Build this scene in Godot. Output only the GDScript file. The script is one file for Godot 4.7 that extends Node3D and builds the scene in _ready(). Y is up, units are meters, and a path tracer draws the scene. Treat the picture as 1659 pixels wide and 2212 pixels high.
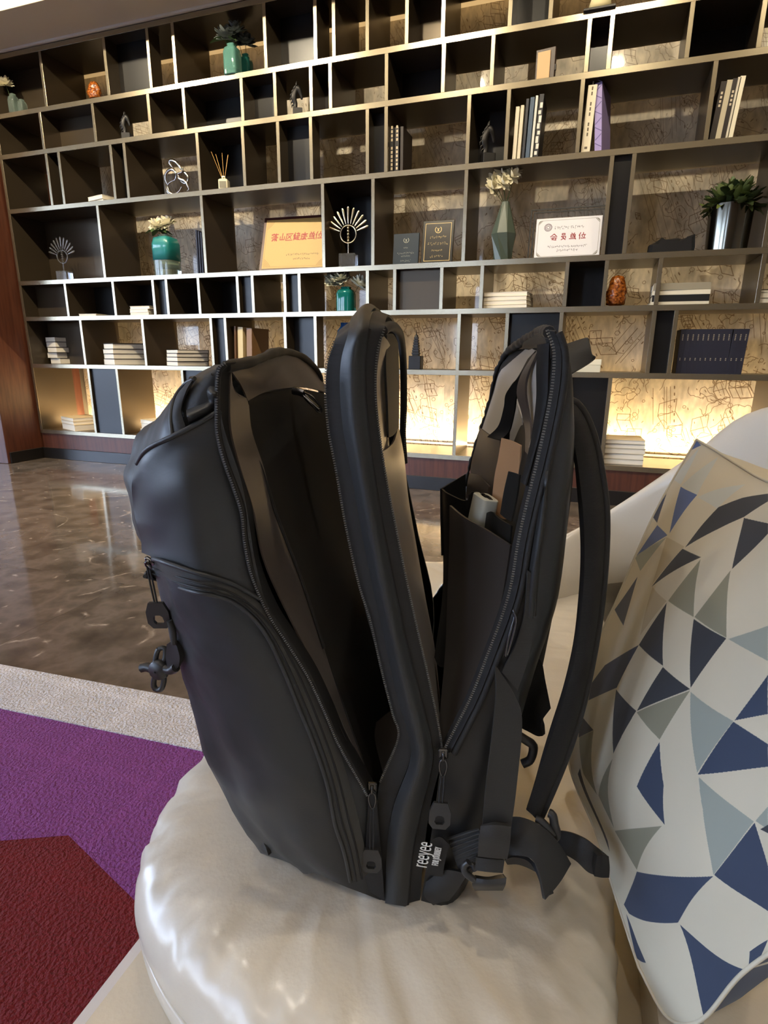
extends Node3D
# A hotel lounge: open travel backpack on a cream leather sofa, bookshelf wall behind.
# World: y up, metres, floor at y = 0, shelf front plane at z = -4.
const H := 0.952
const F := 1240.0
const YAW := 0.33549136
const PITCH := -0.26588416
const ROLL := 0.00726388
var cam_basis := Basis.from_euler(Vector3(PITCH, YAW, ROLL), EULER_ORDER_YXZ)
var eye := Vector3(0, H, 0)
var used := {}
var rng := RandomNumberGenerator.new()

# ---------------------------------------------------------------- survey: where a sight line meets a plane of the room
func sight(px: float, py: float) -> Vector3:
	return cam_basis * Vector3((px - 829.5) / F, -(py - 1106.0) / F, -1.0)
func on_z(px: float, py: float, z: float) -> Vector3:
	var r := sight(px, py)
	return eye + r * (z / r.z)
func on_y(px: float, py: float, y: float) -> Vector3:
	var r := sight(px, py)
	return eye + r * ((y - H) / r.y)

# ---------------------------------------------------------------- naming and tagging
func numbered(called: String) -> String:
	if not used.has(called):
		used[called] = 0
		return called
	used[called] += 1
	return "%s_%03d" % [called, used[called]]
func tag(o: Node, label: String, category: String, group := "", kind := "") -> Node:
	o.set_meta("label", label)
	if category:
		o.set_meta("category", category)
	if group:
		o.set_meta("group", group)
	if kind:
		o.set_meta("kind", kind)
	return o
func thing(called: String, label: String, category: String, at := Vector3.ZERO, turn := 0.0, group := "") -> Node3D:
	var o := Node3D.new()
	o.name = numbered(called)
	add_child(o, true)
	o.position = at
	o.rotation.y = turn
	tag(o, label, category, group)
	return o
func obj(called: String, m: Mesh, material: Material, parent: Node = self, at := Vector3.ZERO, turn := Vector3.ZERO) -> MeshInstance3D:
	var o := MeshInstance3D.new()
	o.mesh = m
	o.material_override = material
	o.name = numbered(called) if parent == self else called
	parent.add_child(o, true)
	o.position = at
	o.rotation = turn
	return o
func struct(called: String, m: Mesh, material: Material, at := Vector3.ZERO, label := "") -> MeshInstance3D:
	var o := obj(called, m, material, self, at)
	o.set_meta("kind", "structure")
	var say: String = label if label else SAY.get(called, "")
	if say:
		o.set_meta("label", say)
	return o

# ---------------------------------------------------------------- shapes
func start() -> SurfaceTool:
	var st := SurfaceTool.new()
	st.begin(Mesh.PRIMITIVE_TRIANGLES)
	st.set_smooth_group(-1)
	return st
func tri(st: SurfaceTool, a: Vector3, b: Vector3, c: Vector3) -> void:
	st.set_normal((c - a).cross(b - a).normalized())
	st.set_uv(Vector2.ZERO)
	st.add_vertex(a)
	st.add_vertex(b)
	st.add_vertex(c)
func quad(st: SurfaceTool, a: Vector3, b: Vector3, c: Vector3, d: Vector3) -> void:
	tri(st, a, b, c)
	tri(st, a, c, d)
func done(st: SurfaceTool) -> ArrayMesh:
	return st.commit()
func add_box(st: SurfaceTool, c: Vector3, s: Vector3, bev := 0.0, b := Basis.IDENTITY) -> void:
	# a box with chamfered edges (bev 0: sharp)
	st.set_smooth_group(-1)
	var h := s * 0.5
	var k: float = min(bev, min(h.x, min(h.y, h.z)) * 0.9)
	var corner := func(sx: int, sy: int, sz: int, axis: int) -> Vector3:
		var p := Vector3(sx * (h.x - (0.0 if axis == 0 else k)), sy * (h.y - (0.0 if axis == 1 else k)), sz * (h.z - (0.0 if axis == 2 else k)))
		return c + b * p
	var fourth := [[1, 1], [1, -1], [-1, -1], [-1, 1]]
	for s1 in [-1, 1]:
		var f := [[], [], []]
		for q in fourth:
			f[0].append(corner.call(s1, q[0], q[1], 0))
			f[1].append(corner.call(q[1], s1, q[0], 1))
			f[2].append(corner.call(q[0], q[1], s1, 2))
		for a in 3:
			var v: Array = f[a]
			if s1 < 0:
				quad(st, v[0], v[3], v[2], v[1])
			else:
				quad(st, v[0], v[1], v[2], v[3])
	if k <= 0.0:
		return
	for e in fourth:
		var x: int = e[0]
		var y: int = e[1]
		var flip := x * y > 0
		var strips := [
			[corner.call(x, y, 1, 0), corner.call(x, y, -1, 0), corner.call(x, y, -1, 1), corner.call(x, y, 1, 1)],
			[corner.call(1, x, y, 1), corner.call(-1, x, y, 1), corner.call(-1, x, y, 2), corner.call(1, x, y, 2)],
			[corner.call(y, 1, x, 2), corner.call(y, -1, x, 2), corner.call(y, -1, x, 0), corner.call(y, 1, x, 0)]]
		for v in strips:
			if flip:
				quad(st, v[3], v[2], v[1], v[0])
			else:
				quad(st, v[0], v[1], v[2], v[3])
	for sx in [-1, 1]:
		for sy in [-1, 1]:
			for sz in [-1, 1]:
				var a: Vector3 = corner.call(sx, sy, sz, 0)
				var bb: Vector3 = corner.call(sx, sy, sz, 1)
				var cc: Vector3 = corner.call(sx, sy, sz, 2)
				if sx * sy * sz > 0:
					tri(st, a, cc, bb)
				else:
					tri(st, a, bb, cc)
func box(s: Vector3, bev := 0.0, c := Vector3.ZERO) -> ArrayMesh:
	var st := start()
	add_box(st, c, s, bev)
	return done(st)
func spline(p: Array, t: float) -> Vector3:
	# Catmull-Rom through p, t from 0 to 1
	var n := p.size() - 1
	var x: float = clamp(t, 0.0, 1.0) * n
	var i: int = min(int(x), n - 1)
	var f := x - i
	var a: Vector3 = p[max(i - 1, 0)]
	var b: Vector3 = p[i]
	var c: Vector3 = p[i + 1]
	var d: Vector3 = p[min(i + 2, n)]
	if i == 0:
		a = b * 2.0 - c
	if i + 2 > n:
		d = c * 2.0 - b
	return 0.5 * (2.0 * b + (c - a) * f + (2.0 * a - 5.0 * b + 4.0 * c - d) * f * f + (3.0 * b - a - 3.0 * c + d) * f * f * f)
func resample(p: Array, n: int) -> Array:
	# n + 1 points evenly spread along the spline
	var fine := []
	var run := [0.0]
	var m: int = max(n * 4, p.size() * 8)
	for i in m + 1:
		fine.append(spline(p, float(i) / m))
		if i:
			run.append(run[i - 1] + (fine[i] as Vector3).distance_to(fine[i - 1]))
	var out := []
	var j := 0
	for i in n + 1:
		var want: float = run[m] * i / n
		while j < m - 1 and run[j + 1] < want:
			j += 1
		var seg: float = run[j + 1] - run[j]
		out.append((fine[j] as Vector3).lerp(fine[j + 1], 0.0 if seg <= 0.0 else (want - run[j]) / seg))
	return out
func skin(g: Array, uv_scale := Vector2.ZERO, wrap_u := false, wrap_v := false) -> Array:
	# smooth vertex normals of a grid of points
	var nv := g.size()
	var nu: int = g[0].size()
	var out := []
	for v in nv:
		var row := []
		for u in nu:
			var u0: int = (u - 1 + nu) % nu if wrap_u else max(u - 1, 0)
			var u1: int = (u + 1) % nu if wrap_u else min(u + 1, nu - 1)
			var v0: int = (v - 1 + nv) % nv if wrap_v else max(v - 1, 0)
			var v1: int = (v + 1) % nv if wrap_v else min(v + 1, nv - 1)
			var n: Vector3 = (g[v][u1] - g[v][u0]).cross(g[v1][u] - g[v0][u])
			row.append(n.normalized() if n.length() > 1e-12 else Vector3.UP)
		out.append(row)
	return out
func put_grid(st: SurfaceTool, g: Array, nrm: Array, flip := false, close_u := false, uvs: Array = []) -> void:
	var nv := g.size()
	var nu: int = g[0].size()
	for v in nv - 1:
		for u in (nu if close_u else nu - 1):
			var u1 := (u + 1) % nu
			var order := [[v, u], [v + 1, u1], [v, u1], [v, u], [v + 1, u], [v + 1, u1]]
			if flip:
				order = [[v, u], [v, u1], [v + 1, u1], [v, u], [v + 1, u1], [v + 1, u]]
			for q in order:
				var n: Vector3 = nrm[q[0]][q[1]]
				st.set_normal(-n if flip else n)
				if uvs.is_empty():
					st.set_uv(Vector2(float(q[1]) / max(nu - 1, 1), float(q[0]) / max(nv - 1, 1)))
				else:
					st.set_uv(uvs[q[0]][q[1]])
				st.add_vertex(g[q[0]][q[1]])
func sheet_grid(rows: Array, nu: int, nv: int) -> Array:
	# rows: lists of points (top to bottom); a smooth patch through them
	var cols := []
	for r in rows:
		cols.append(resample(r, nu))
	var g := []
	for v in nv + 1:
		g.append([])
	for u in nu + 1:
		var line := []
		for c in cols:
			line.append(c[u])
		if line.size() == 2:
			for v in nv + 1:
				g[v].append((line[0] as Vector3).lerp(line[1], float(v) / nv))
		else:
			for v in nv + 1:
				g[v].append(spline(line, float(v) / nv))
	return g
func slab(st: SurfaceTool, g: Array, thick: float) -> void:
	# a grid given thickness behind it, as seen with its rows going down and its columns to the right
	var n := skin(g)
	var back := []
	for v in g.size():
		var row := []
		for u in g[0].size():
			row.append(g[v][u] + n[v][u] * thick)
		back.append(row)
	put_grid(st, g, n, true)
	put_grid(st, back, n, false)
	var rim := [[], []]
	var ring := []
	var nv := g.size() - 1
	var nu: int = g[0].size() - 1
	for u in nu: ring.append([0, u])
	for v in nv: ring.append([v, nu])
	for u in nu: ring.append([nv, nu - u])
	for v in nv: ring.append([nv - v, 0])
	ring.append([0, 0])
	for q in ring:
		rim[0].append(g[q[0]][q[1]])
		rim[1].append(back[q[0]][q[1]])
	put_grid(st, rim, skin(rim), false)
func sheet(rows: Array, nu := 24, nv := 16, thick := 0.002) -> ArrayMesh:
	var st := start()
	slab(st, sheet_grid(rows, nu, nv), thick)
	return st.commit()
func tube_grid(path: Array, radii: Array, seg: int, flat := 1.0, side := Vector3.ZERO) -> Array:
	var g := []
	var up := Vector3.ZERO
	for i in path.size():
		var t: Vector3 = (path[min(i + 1, path.size() - 1)] - path[max(i - 1, 0)]).normalized()
		if side != Vector3.ZERO:
			up = side
		elif up == Vector3.ZERO:
			up = Vector3.UP if abs(t.y) < 0.9 else Vector3.RIGHT
		var a := (up - t * up.dot(t)).normalized()
		up = a
		var b := t.cross(a)
		var r: float = radii[min(i, radii.size() - 1)]
		var ring := []
		for k in seg:
			var q := TAU * k / seg
			ring.append(path[i] + a * cos(q) * r + b * sin(q) * r * flat)
		g.append(ring)
	return g
func put_tube(st: SurfaceTool, path: Array, radii: Array, seg := 8, flat := 1.0, side := Vector3.ZERO, caps := true) -> void:
	var g := tube_grid(path, radii, seg, flat, side)
	put_grid(st, g, skin(g, Vector2.ZERO, true), false, true)
	if caps:
		for e in [0, g.size() - 1]:
			var c := Vector3.ZERO
			for p in g[e]: c += p
			c /= seg
			var away: Vector3 = (path[0] - path[1]).normalized() if e == 0 else (path[e] - path[e - 1]).normalized()
			st.set_normal(away)
			for k in seg:
				st.set_normal(away)
				if e == 0:
					tri(st, c, g[e][k], g[e][(k + 1) % seg])
				else:
					tri(st, c, g[e][(k + 1) % seg], g[e][k])
func tube(path: Array, r: float, seg := 8, n := 0) -> ArrayMesh:
	var st := start()
	put_tube(st, resample(path, n) if n else path, [r], seg)
	return st.commit()
func put_lathe(st: SurfaceTool, prof: Array, seg := 24, at := Vector3.ZERO, twist := 0.0) -> void:
	# prof: Vector2(radius, height) from bottom to top
	var g := []
	for i in prof.size():
		var ring := []
		for k in seg:
			var q := TAU * k / seg + twist * i
			ring.append(at + Vector3(cos(q) * prof[i].x, prof[i].y, sin(q) * prof[i].x))
		g.append(ring)
	put_grid(st, g, skin(g, Vector2.ZERO, true), true, true)
func lathe(prof: Array, seg := 24) -> ArrayMesh:
	var st := start()
	put_lathe(st, prof, seg)
	return st.commit()
func put_prism(st: SurfaceTool, poly: PackedVector2Array, z0: float, z1: float, tf := Transform3D.IDENTITY) -> void:
	# polygon in x,y pushed from z0 to z1
	st.set_smooth_group(-1)
	if Geometry2D.is_polygon_clockwise(poly):
		poly.reverse()
	var t := Geometry2D.triangulate_polygon(poly)
	for i in range(0, t.size(), 3):
		var a := poly[t[i]]
		var b := poly[t[i + 1]]
		var c := poly[t[i + 2]]
		if (b - a).cross(c - a) < 0:
			var s := b
			b = c
			c = s
		tri(st, tf * Vector3(a.x, a.y, z1), tf * Vector3(c.x, c.y, z1), tf * Vector3(b.x, b.y, z1))
		tri(st, tf * Vector3(a.x, a.y, z0), tf * Vector3(b.x, b.y, z0), tf * Vector3(c.x, c.y, z0))
	for i in poly.size():
		var a := poly[i]
		var b := poly[(i + 1) % poly.size()]
		quad(st, tf * Vector3(a.x, a.y, z0), tf * Vector3(a.x, a.y, z1), tf * Vector3(b.x, b.y, z1), tf * Vector3(b.x, b.y, z0))
func prism(poly: PackedVector2Array, z0: float, z1: float) -> ArrayMesh:
	var st := start()
	put_prism(st, poly, z0, z1)
	return done(st)

# ---------------------------------------------------------------- materials
func mat(c: Color, rough := 0.6, metal := 0.0, spec := 0.5) -> StandardMaterial3D:
	var m := StandardMaterial3D.new()
	m.albedo_color = c
	m.roughness = rough
	m.metallic = metal
	m.metallic_specular = spec
	return m
func rgb(r: int, g: int, b: int) -> Color:
	return Color(r / 255.0, g / 255.0, b / 255.0)
func noise_tex(freq: float, size := 512, kind := FastNoiseLite.TYPE_SIMPLEX_SMOOTH, fractal := FastNoiseLite.FRACTAL_FBM, oct := 4, ramp: Gradient = null, seed_ := 1) -> NoiseTexture2D:
	var n := FastNoiseLite.new()
	n.seed = seed_
	n.noise_type = kind
	n.frequency = freq
	n.fractal_type = fractal
	n.fractal_octaves = oct
	var t := NoiseTexture2D.new()
	t.width = size
	t.height = size
	t.seamless = true
	t.seamless_blend_skirt = 0.2
	t.noise = n
	if ramp:
		t.color_ramp = ramp
	return t
func ramp(stops: Array) -> Gradient:
	var g := Gradient.new()
	g.offsets = PackedFloat32Array(stops.map(func(s): return s[0]))
	g.colors = PackedColorArray(stops.map(func(s): return s[1]))
	return g
func bumpy(m: StandardMaterial3D, t: Texture2D, cm: float, scale_ := 1.0, world := true) -> StandardMaterial3D:
	m.heightmap_enabled = true
	m.heightmap_texture = t
	m.heightmap_scale = cm
	m.uv1_triplanar = true
	m.uv1_world_triplanar = world
	m.uv1_scale = Vector3.ONE * scale_
	return m
func draw_line_on(im: Image, a: Vector2, b: Vector2, w: float, c: Color) -> void:
	var n: int = int(a.distance_to(b) * 2.0) + 1
	var r: int = int(ceil(w * 0.5))
	for i in n + 1:
		var p := a.lerp(b, float(i) / n)
		for dx in range(-r, r + 1):
			for dy in range(-r, r + 1):
				var x := int(p.x) + dx
				var y := int(p.y) + dy
				if x < 0 or y < 0 or x >= im.get_width() or y >= im.get_height():
					continue
				var d := Vector2(x + 0.5, y + 0.5).distance_to(p)
				var k: float = clamp(w * 0.5 + 0.5 - d, 0.0, 1.0) * c.a
				if k > 0.0:
					var was := im.get_pixel(x, y)
					im.set_pixel(x, y, was.lerp(Color(c.r, c.g, c.b, was.a), k))
func draw_poly_on(im: Image, p: Array, w: float, c: Color, closed := false) -> void:
	for i in (p.size() if closed else p.size() - 1):
		draw_line_on(im, p[i], p[(i + 1) % p.size()], w, c)
func fill_poly_on(im: Image, poly: PackedVector2Array, c: Color) -> void:
	var lo := poly[0]
	var hi := poly[0]
	for p in poly:
		lo = lo.min(p)
		hi = hi.max(p)
	for y in range(max(0, int(lo.y)), min(im.get_height() - 1, int(hi.y) + 1) + 1):
		var cuts := []
		for i in poly.size():
			var a := poly[i]
			var b := poly[(i + 1) % poly.size()]
			if (a.y <= y + 0.5) != (b.y <= y + 0.5):
				cuts.append(a.x + (y + 0.5 - a.y) / (b.y - a.y) * (b.x - a.x))
		cuts.sort()
		for i in range(0, cuts.size() - 1, 2):
			var x0: int = max(0, int(round(cuts[i])))
			var x1: int = min(im.get_width(), int(round(cuts[i + 1])))
			if x1 > x0:
				im.fill_rect(Rect2i(x0, y, x1 - x0, 1), c)
func tex(im: Image) -> ImageTexture:
	im.generate_mipmaps()
	return ImageTexture.create_from_image(im)

# ================================================================ scene
var M := {}
const WALL_Z := -4.58          # face of the map wall
const REAR := -4.42           # rear edge of the shelf boards
const LEFT := -4.79           # outer left face of the shelf unit
const RIGHT := 2.6
# underside-to-top centre heights of the boards, from the top one down to the bottom one
const BOARD := [3.203, 2.802, 2.512, 2.104, 1.537, 1.242, 0.842, 0.252]
const T := 0.032
func _ready() -> void:
	rng.seed = 20
	# camera
	var cam := Camera3D.new()
	cam.name = "camera"
	cam.fov = rad_to_deg(2.0 * atan(1106.0 / F))
	cam.near = 0.02
	cam.far = 60.0
	add_child(cam)
	cam.transform = Transform3D(cam_basis, eye)
	cam.current = true
	# sky, exposure
	var we := WorldEnvironment.new()
	we.name = "environment"
	var env := Environment.new()
	env.background_mode = Environment.BG_SKY
	var sky := Sky.new()
	var psm := ProceduralSkyMaterial.new()
	psm.sky_top_color = Color(0.68, 0.8, 1.0)
	psm.sky_horizon_color = Color(0.86, 0.92, 1.0)
	psm.ground_bottom_color = Color(0.3, 0.31, 0.33)
	psm.ground_horizon_color = Color(0.5, 0.52, 0.55)
	psm.sky_energy_multiplier = SKY
	sky.sky_material = psm
	env.sky = sky
	env.tonemap_mode = Environment.TONE_MAPPER_LINEAR
	env.tonemap_exposure = EXPO
	env.sdfgi_enabled = true
	env.ssao_enabled = true
	env.ssil_enabled = true
	we.environment = env
	add_child(we)
	# large lights: see lamps()
	materials()
	lamps()
	room()
	bookshelf()
	shelf_things()
	carpet()
	sofa()
	pillow()
	backpack()
const SKY := 3.6
const EXPO := 0.93
const SPOT := 10.0
const STRIP := 13.5
const COVE := 7.0
func lamps() -> void:
	# row of ceiling downlights in front of the bookshelf, a second row over the lounge
	var spots := []
	for k in 5:
		spots.append([Vector3(-4.1 + 1.35 * k, 3.694, -2.3), 1.0 - 0.19 * k, 0.68])
	for k in 4:
		spots.append([Vector3(-3.6 + 1.7 * k, 3.694, -0.6), 0.15, 0.0])
	for k in 4:
		spots.append([Vector3(-3.6 + 1.7 * k, 3.694, 1.5), 0.15, 0.0])
	var at_word := ["first", "second", "third", "fourth", "fifth"]
	var number := 0
	for s in spots:
		var p: Vector3 = s[0]
		var row_word: String = "row nearest the bookshelf" if p.z < -2.0 else "row over the sofa" if p.z < 0.0 else "row behind the sofa"
		var which: int = number if number < 5 else (number - 5) % 4
		number += 1
		var d := thing("ceiling_downlight", "recessed ceiling downlight, %s from the left in the %s" % [at_word[which], row_word], "downlight", p, 0.0, "recessed ceiling downlights over the lounge")
		var st := start()
		put_lathe(st, [Vector2(0.034, 0.028), Vector2(0.036, 0.0), Vector2(0.05, -0.003), Vector2(0.05, 0.03)], 24)
		obj("trim_ring", st.commit(), M.white, d)
		st = start()
		put_lathe(st, [Vector2(0.0, 0.0), Vector2(0.034, 0.0), Vector2(0.034, 0.006), Vector2(0.0, 0.006)], 24, Vector3(0, 0.012, 0))
		obj("lens", st.commit(), M.bulb, d)
		var l := SpotLight3D.new()
		l.name = "light"
		l.light_color = Color(1.0, 0.93, 0.80) if s[2] > 0.0 else Color(1.0, 0.95, 0.88)
		l.light_energy = SPOT * s[1]
		l.light_size = 0.034
		l.spot_angle = 70.0
		l.spot_angle_attenuation = 1.0
		l.spot_range = 12.0
		l.spot_attenuation = 2.0
		l.shadow_enabled = true
		d.add_child(l)
		l.position = Vector3(0, -0.006, 0)
		l.rotation = Vector3(-PI / 2 + s[2], 0, 0)
	# light strip behind the bottom board, washing up the map wall
	var strip := thing("light_strip", "warm light strip hidden behind the bottom shelf board, washing up the map wall", "light strip", Vector3((LEFT + RIGHT) / 2, BOARD[7] + T / 2 + 0.006, (REAR + WALL_Z) / 2))
	obj("lens", box(Vector3(RIGHT - LEFT - 0.1, 0.012, 0.03), 0.002), M.strip, strip)
	var a := AreaLight3D.new()
	a.name = "light"
	a.light_color = Color(1.0, 0.87, 0.66)
	a.light_energy = STRIP
	a.area_size = Vector2(RIGHT - LEFT - 0.1, 0.03)
	a.area_range = 8.0
	a.area_attenuation = 2.0
	a.shadow_enabled = true
	strip.add_child(a)
	a.position = Vector3(0, 0.008, 0)
	a.rotation = Vector3(PI / 2, 0, 0)
	# cove light on top of the soffit, washing the high ceiling
	var cove := thing("light_strip", "warm cove light strip on top of the soffit edge at the ceiling", "light strip", Vector3(-2.2, 3.347, -3.72))
	obj("lens", box(Vector3(12.0, 0.012, 0.04), 0.002), M.strip, cove)
	var c := AreaLight3D.new()
	c.name = "light"
	c.light_color = Color(1.0, 0.86, 0.58)
	c.light_energy = COVE
	c.area_size = Vector2(12.0, 0.04)
	c.area_range = 8.0
	c.area_attenuation = 2.0
	c.shadow_enabled = true
	cove.add_child(c)
	c.position = Vector3(0, 0.008, 0)
	c.rotation = Vector3(PI / 2, 0, 0)

func materials() -> void:
	M.iron = mat(rgb(38, 37, 37), 0.42, 0.5)
	M.white = mat(rgb(225, 220, 210), 0.5)
	M.bulb = mat(Color.WHITE, 0.4)
	M.bulb.emission_enabled = true
	M.bulb.emission = Color(1.0, 0.84, 0.62)
	M.bulb.emission_energy_multiplier = 6.0
	M.strip = mat(Color.WHITE, 0.4)
	M.strip.emission_enabled = true
	M.strip.emission = Color(1.0, 0.8, 0.5)
	M.strip.emission_energy_multiplier = 3.0
	M.bronze = mat(rgb(74, 64, 50), 0.3, 0.5)
	bumpy(M.bronze, noise_tex(0.05, 256), 0.002, 6.0)
	M.edge = mat(rgb(168, 158, 136), 0.27, 0.9)
	M.black = mat(rgb(15, 14, 14), 0.32, 0.0)
	M.wood = mat(rgb(112, 58, 34), 0.42)
	var grain := noise_tex(0.02, 512, FastNoiseLite.TYPE_SIMPLEX_SMOOTH, FastNoiseLite.FRACTAL_FBM, 5, ramp([[0.0, rgb(62, 32, 21)], [0.5, rgb(80, 43, 28)], [1.0, rgb(92, 52, 35)]]), 5)
	M.wood.albedo_color = Color.WHITE
	M.wood.albedo_texture = grain
	M.wood.uv1_triplanar = true
	M.wood.uv1_world_triplanar = true
	M.wood.uv1_scale = Vector3(3.0, 0.25, 3.0)
	M.skirting = mat(rgb(26, 23, 21), 0.3)
	M.plaster = mat(rgb(222, 210, 186), 0.85)
	M.soffit = mat(rgb(228, 216, 194), 0.6)
	M.roomwall = mat(rgb(190, 178, 160), 0.7)
	# polished brown marble
	M.marble = []
	for k in 3:
		var m := mat(Color.WHITE, 0.09, 0.0, 0.5)
		m.albedo_texture = noise_tex(0.0055, 1024, FastNoiseLite.TYPE_SIMPLEX_SMOOTH, FastNoiseLite.FRACTAL_FBM, 6, ramp([[0.0, rgb(70, 62, 55)], [0.4, rgb(92, 82, 73)], [0.62, rgb(108, 97, 88)], [1.0, rgb(84, 76, 69)]]), 31 + k)
		m.uv1_triplanar = true
		m.uv1_world_triplanar = true
		m.uv1_scale = Vector3.ONE * 0.8
		m.uv1_offset = Vector3(0.37 * k, 0, 0.21 * k)
		m.detail_enabled = true
		m.detail_uv_layer = BaseMaterial3D.DETAIL_UV_1
		m.detail_blend_mode = BaseMaterial3D.BLEND_MODE_MIX
		var veins := NoiseTexture2D.new()
		var n := FastNoiseLite.new()
		n.seed = 71 + k
		n.noise_type = FastNoiseLite.TYPE_SIMPLEX_SMOOTH
		n.frequency = 0.003
		n.fractal_type = FastNoiseLite.FRACTAL_RIDGED
		n.fractal_octaves = 2
		n.fractal_gain = 0.4
		n.domain_warp_enabled = true
		n.domain_warp_amplitude = 30.0
		n.domain_warp_frequency = 0.01
		veins.width = 1024
		veins.height = 1024
		veins.seamless = true
		veins.noise = n
		veins.color_ramp = ramp([[0.0, Color(0.6, 0.54, 0.48, 0)], [0.9, Color(0.6, 0.54, 0.48, 0)], [0.94, Color(0.62, 0.56, 0.5, 0.3)], [0.98, Color(0.7, 0.65, 0.6, 0.65)], [1.0, Color(0.78, 0.74, 0.7, 0.8)]])
		m.detail_albedo = veins
		M.marble.append(m)
	M.pane = mat(Color(0.95, 0.97, 1.0, 0.06), 0.02)
	M.pane.transparency = BaseMaterial3D.TRANSPARENCY_ALPHA
	near_materials()
	M.map = []
	for k in 2:
		var m := mat(Color.WHITE, 0.5)
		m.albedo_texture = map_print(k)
		m.clearcoat_enabled = true
		m.clearcoat = 0.7
		m.clearcoat_roughness = 0.06
		M.map.append(m)

func near_materials() -> void:
	M.leather = mat(rgb(208, 199, 181), 0.33, 0.0, 0.5)
	M.leather.clearcoat_enabled = true
	M.leather.clearcoat = 0.3
	M.leather.clearcoat_roughness = 0.18
	bumpy(M.leather, noise_tex(0.03, 512, FastNoiseLite.TYPE_CELLULAR, FastNoiseLite.FRACTAL_FBM, 3, null, 3), 0.02, 9.0)
	M.fleece = mat(rgb(216, 212, 214), 0.95)
	bumpy(M.fleece, noise_tex(0.05, 512, FastNoiseLite.TYPE_SIMPLEX_SMOOTH, FastNoiseLite.FRACTAL_FBM, 5, null, 4), 1.2, 4.0)
	M.purple = mat(rgb(122, 58, 124), 0.95)
	bumpy(M.purple, noise_tex(0.05, 512, FastNoiseLite.TYPE_SIMPLEX_SMOOTH, FastNoiseLite.FRACTAL_FBM, 5, null, 6), 0.8, 4.0)
	M.crimson = mat(rgb(104, 8, 14), 0.95)
	bumpy(M.crimson, noise_tex(0.05, 512, FastNoiseLite.TYPE_SIMPLEX_SMOOTH, FastNoiseLite.FRACTAL_FBM, 5, null, 7), 0.8, 4.0)
	M.beige = mat(rgb(200, 192, 170), 0.85)
	M.print = mat(Color.WHITE, 0.85)
	M.print.albedo_texture = pillow_print()
	M.print.rim_enabled = true
	M.print.rim = 0.2

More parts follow.
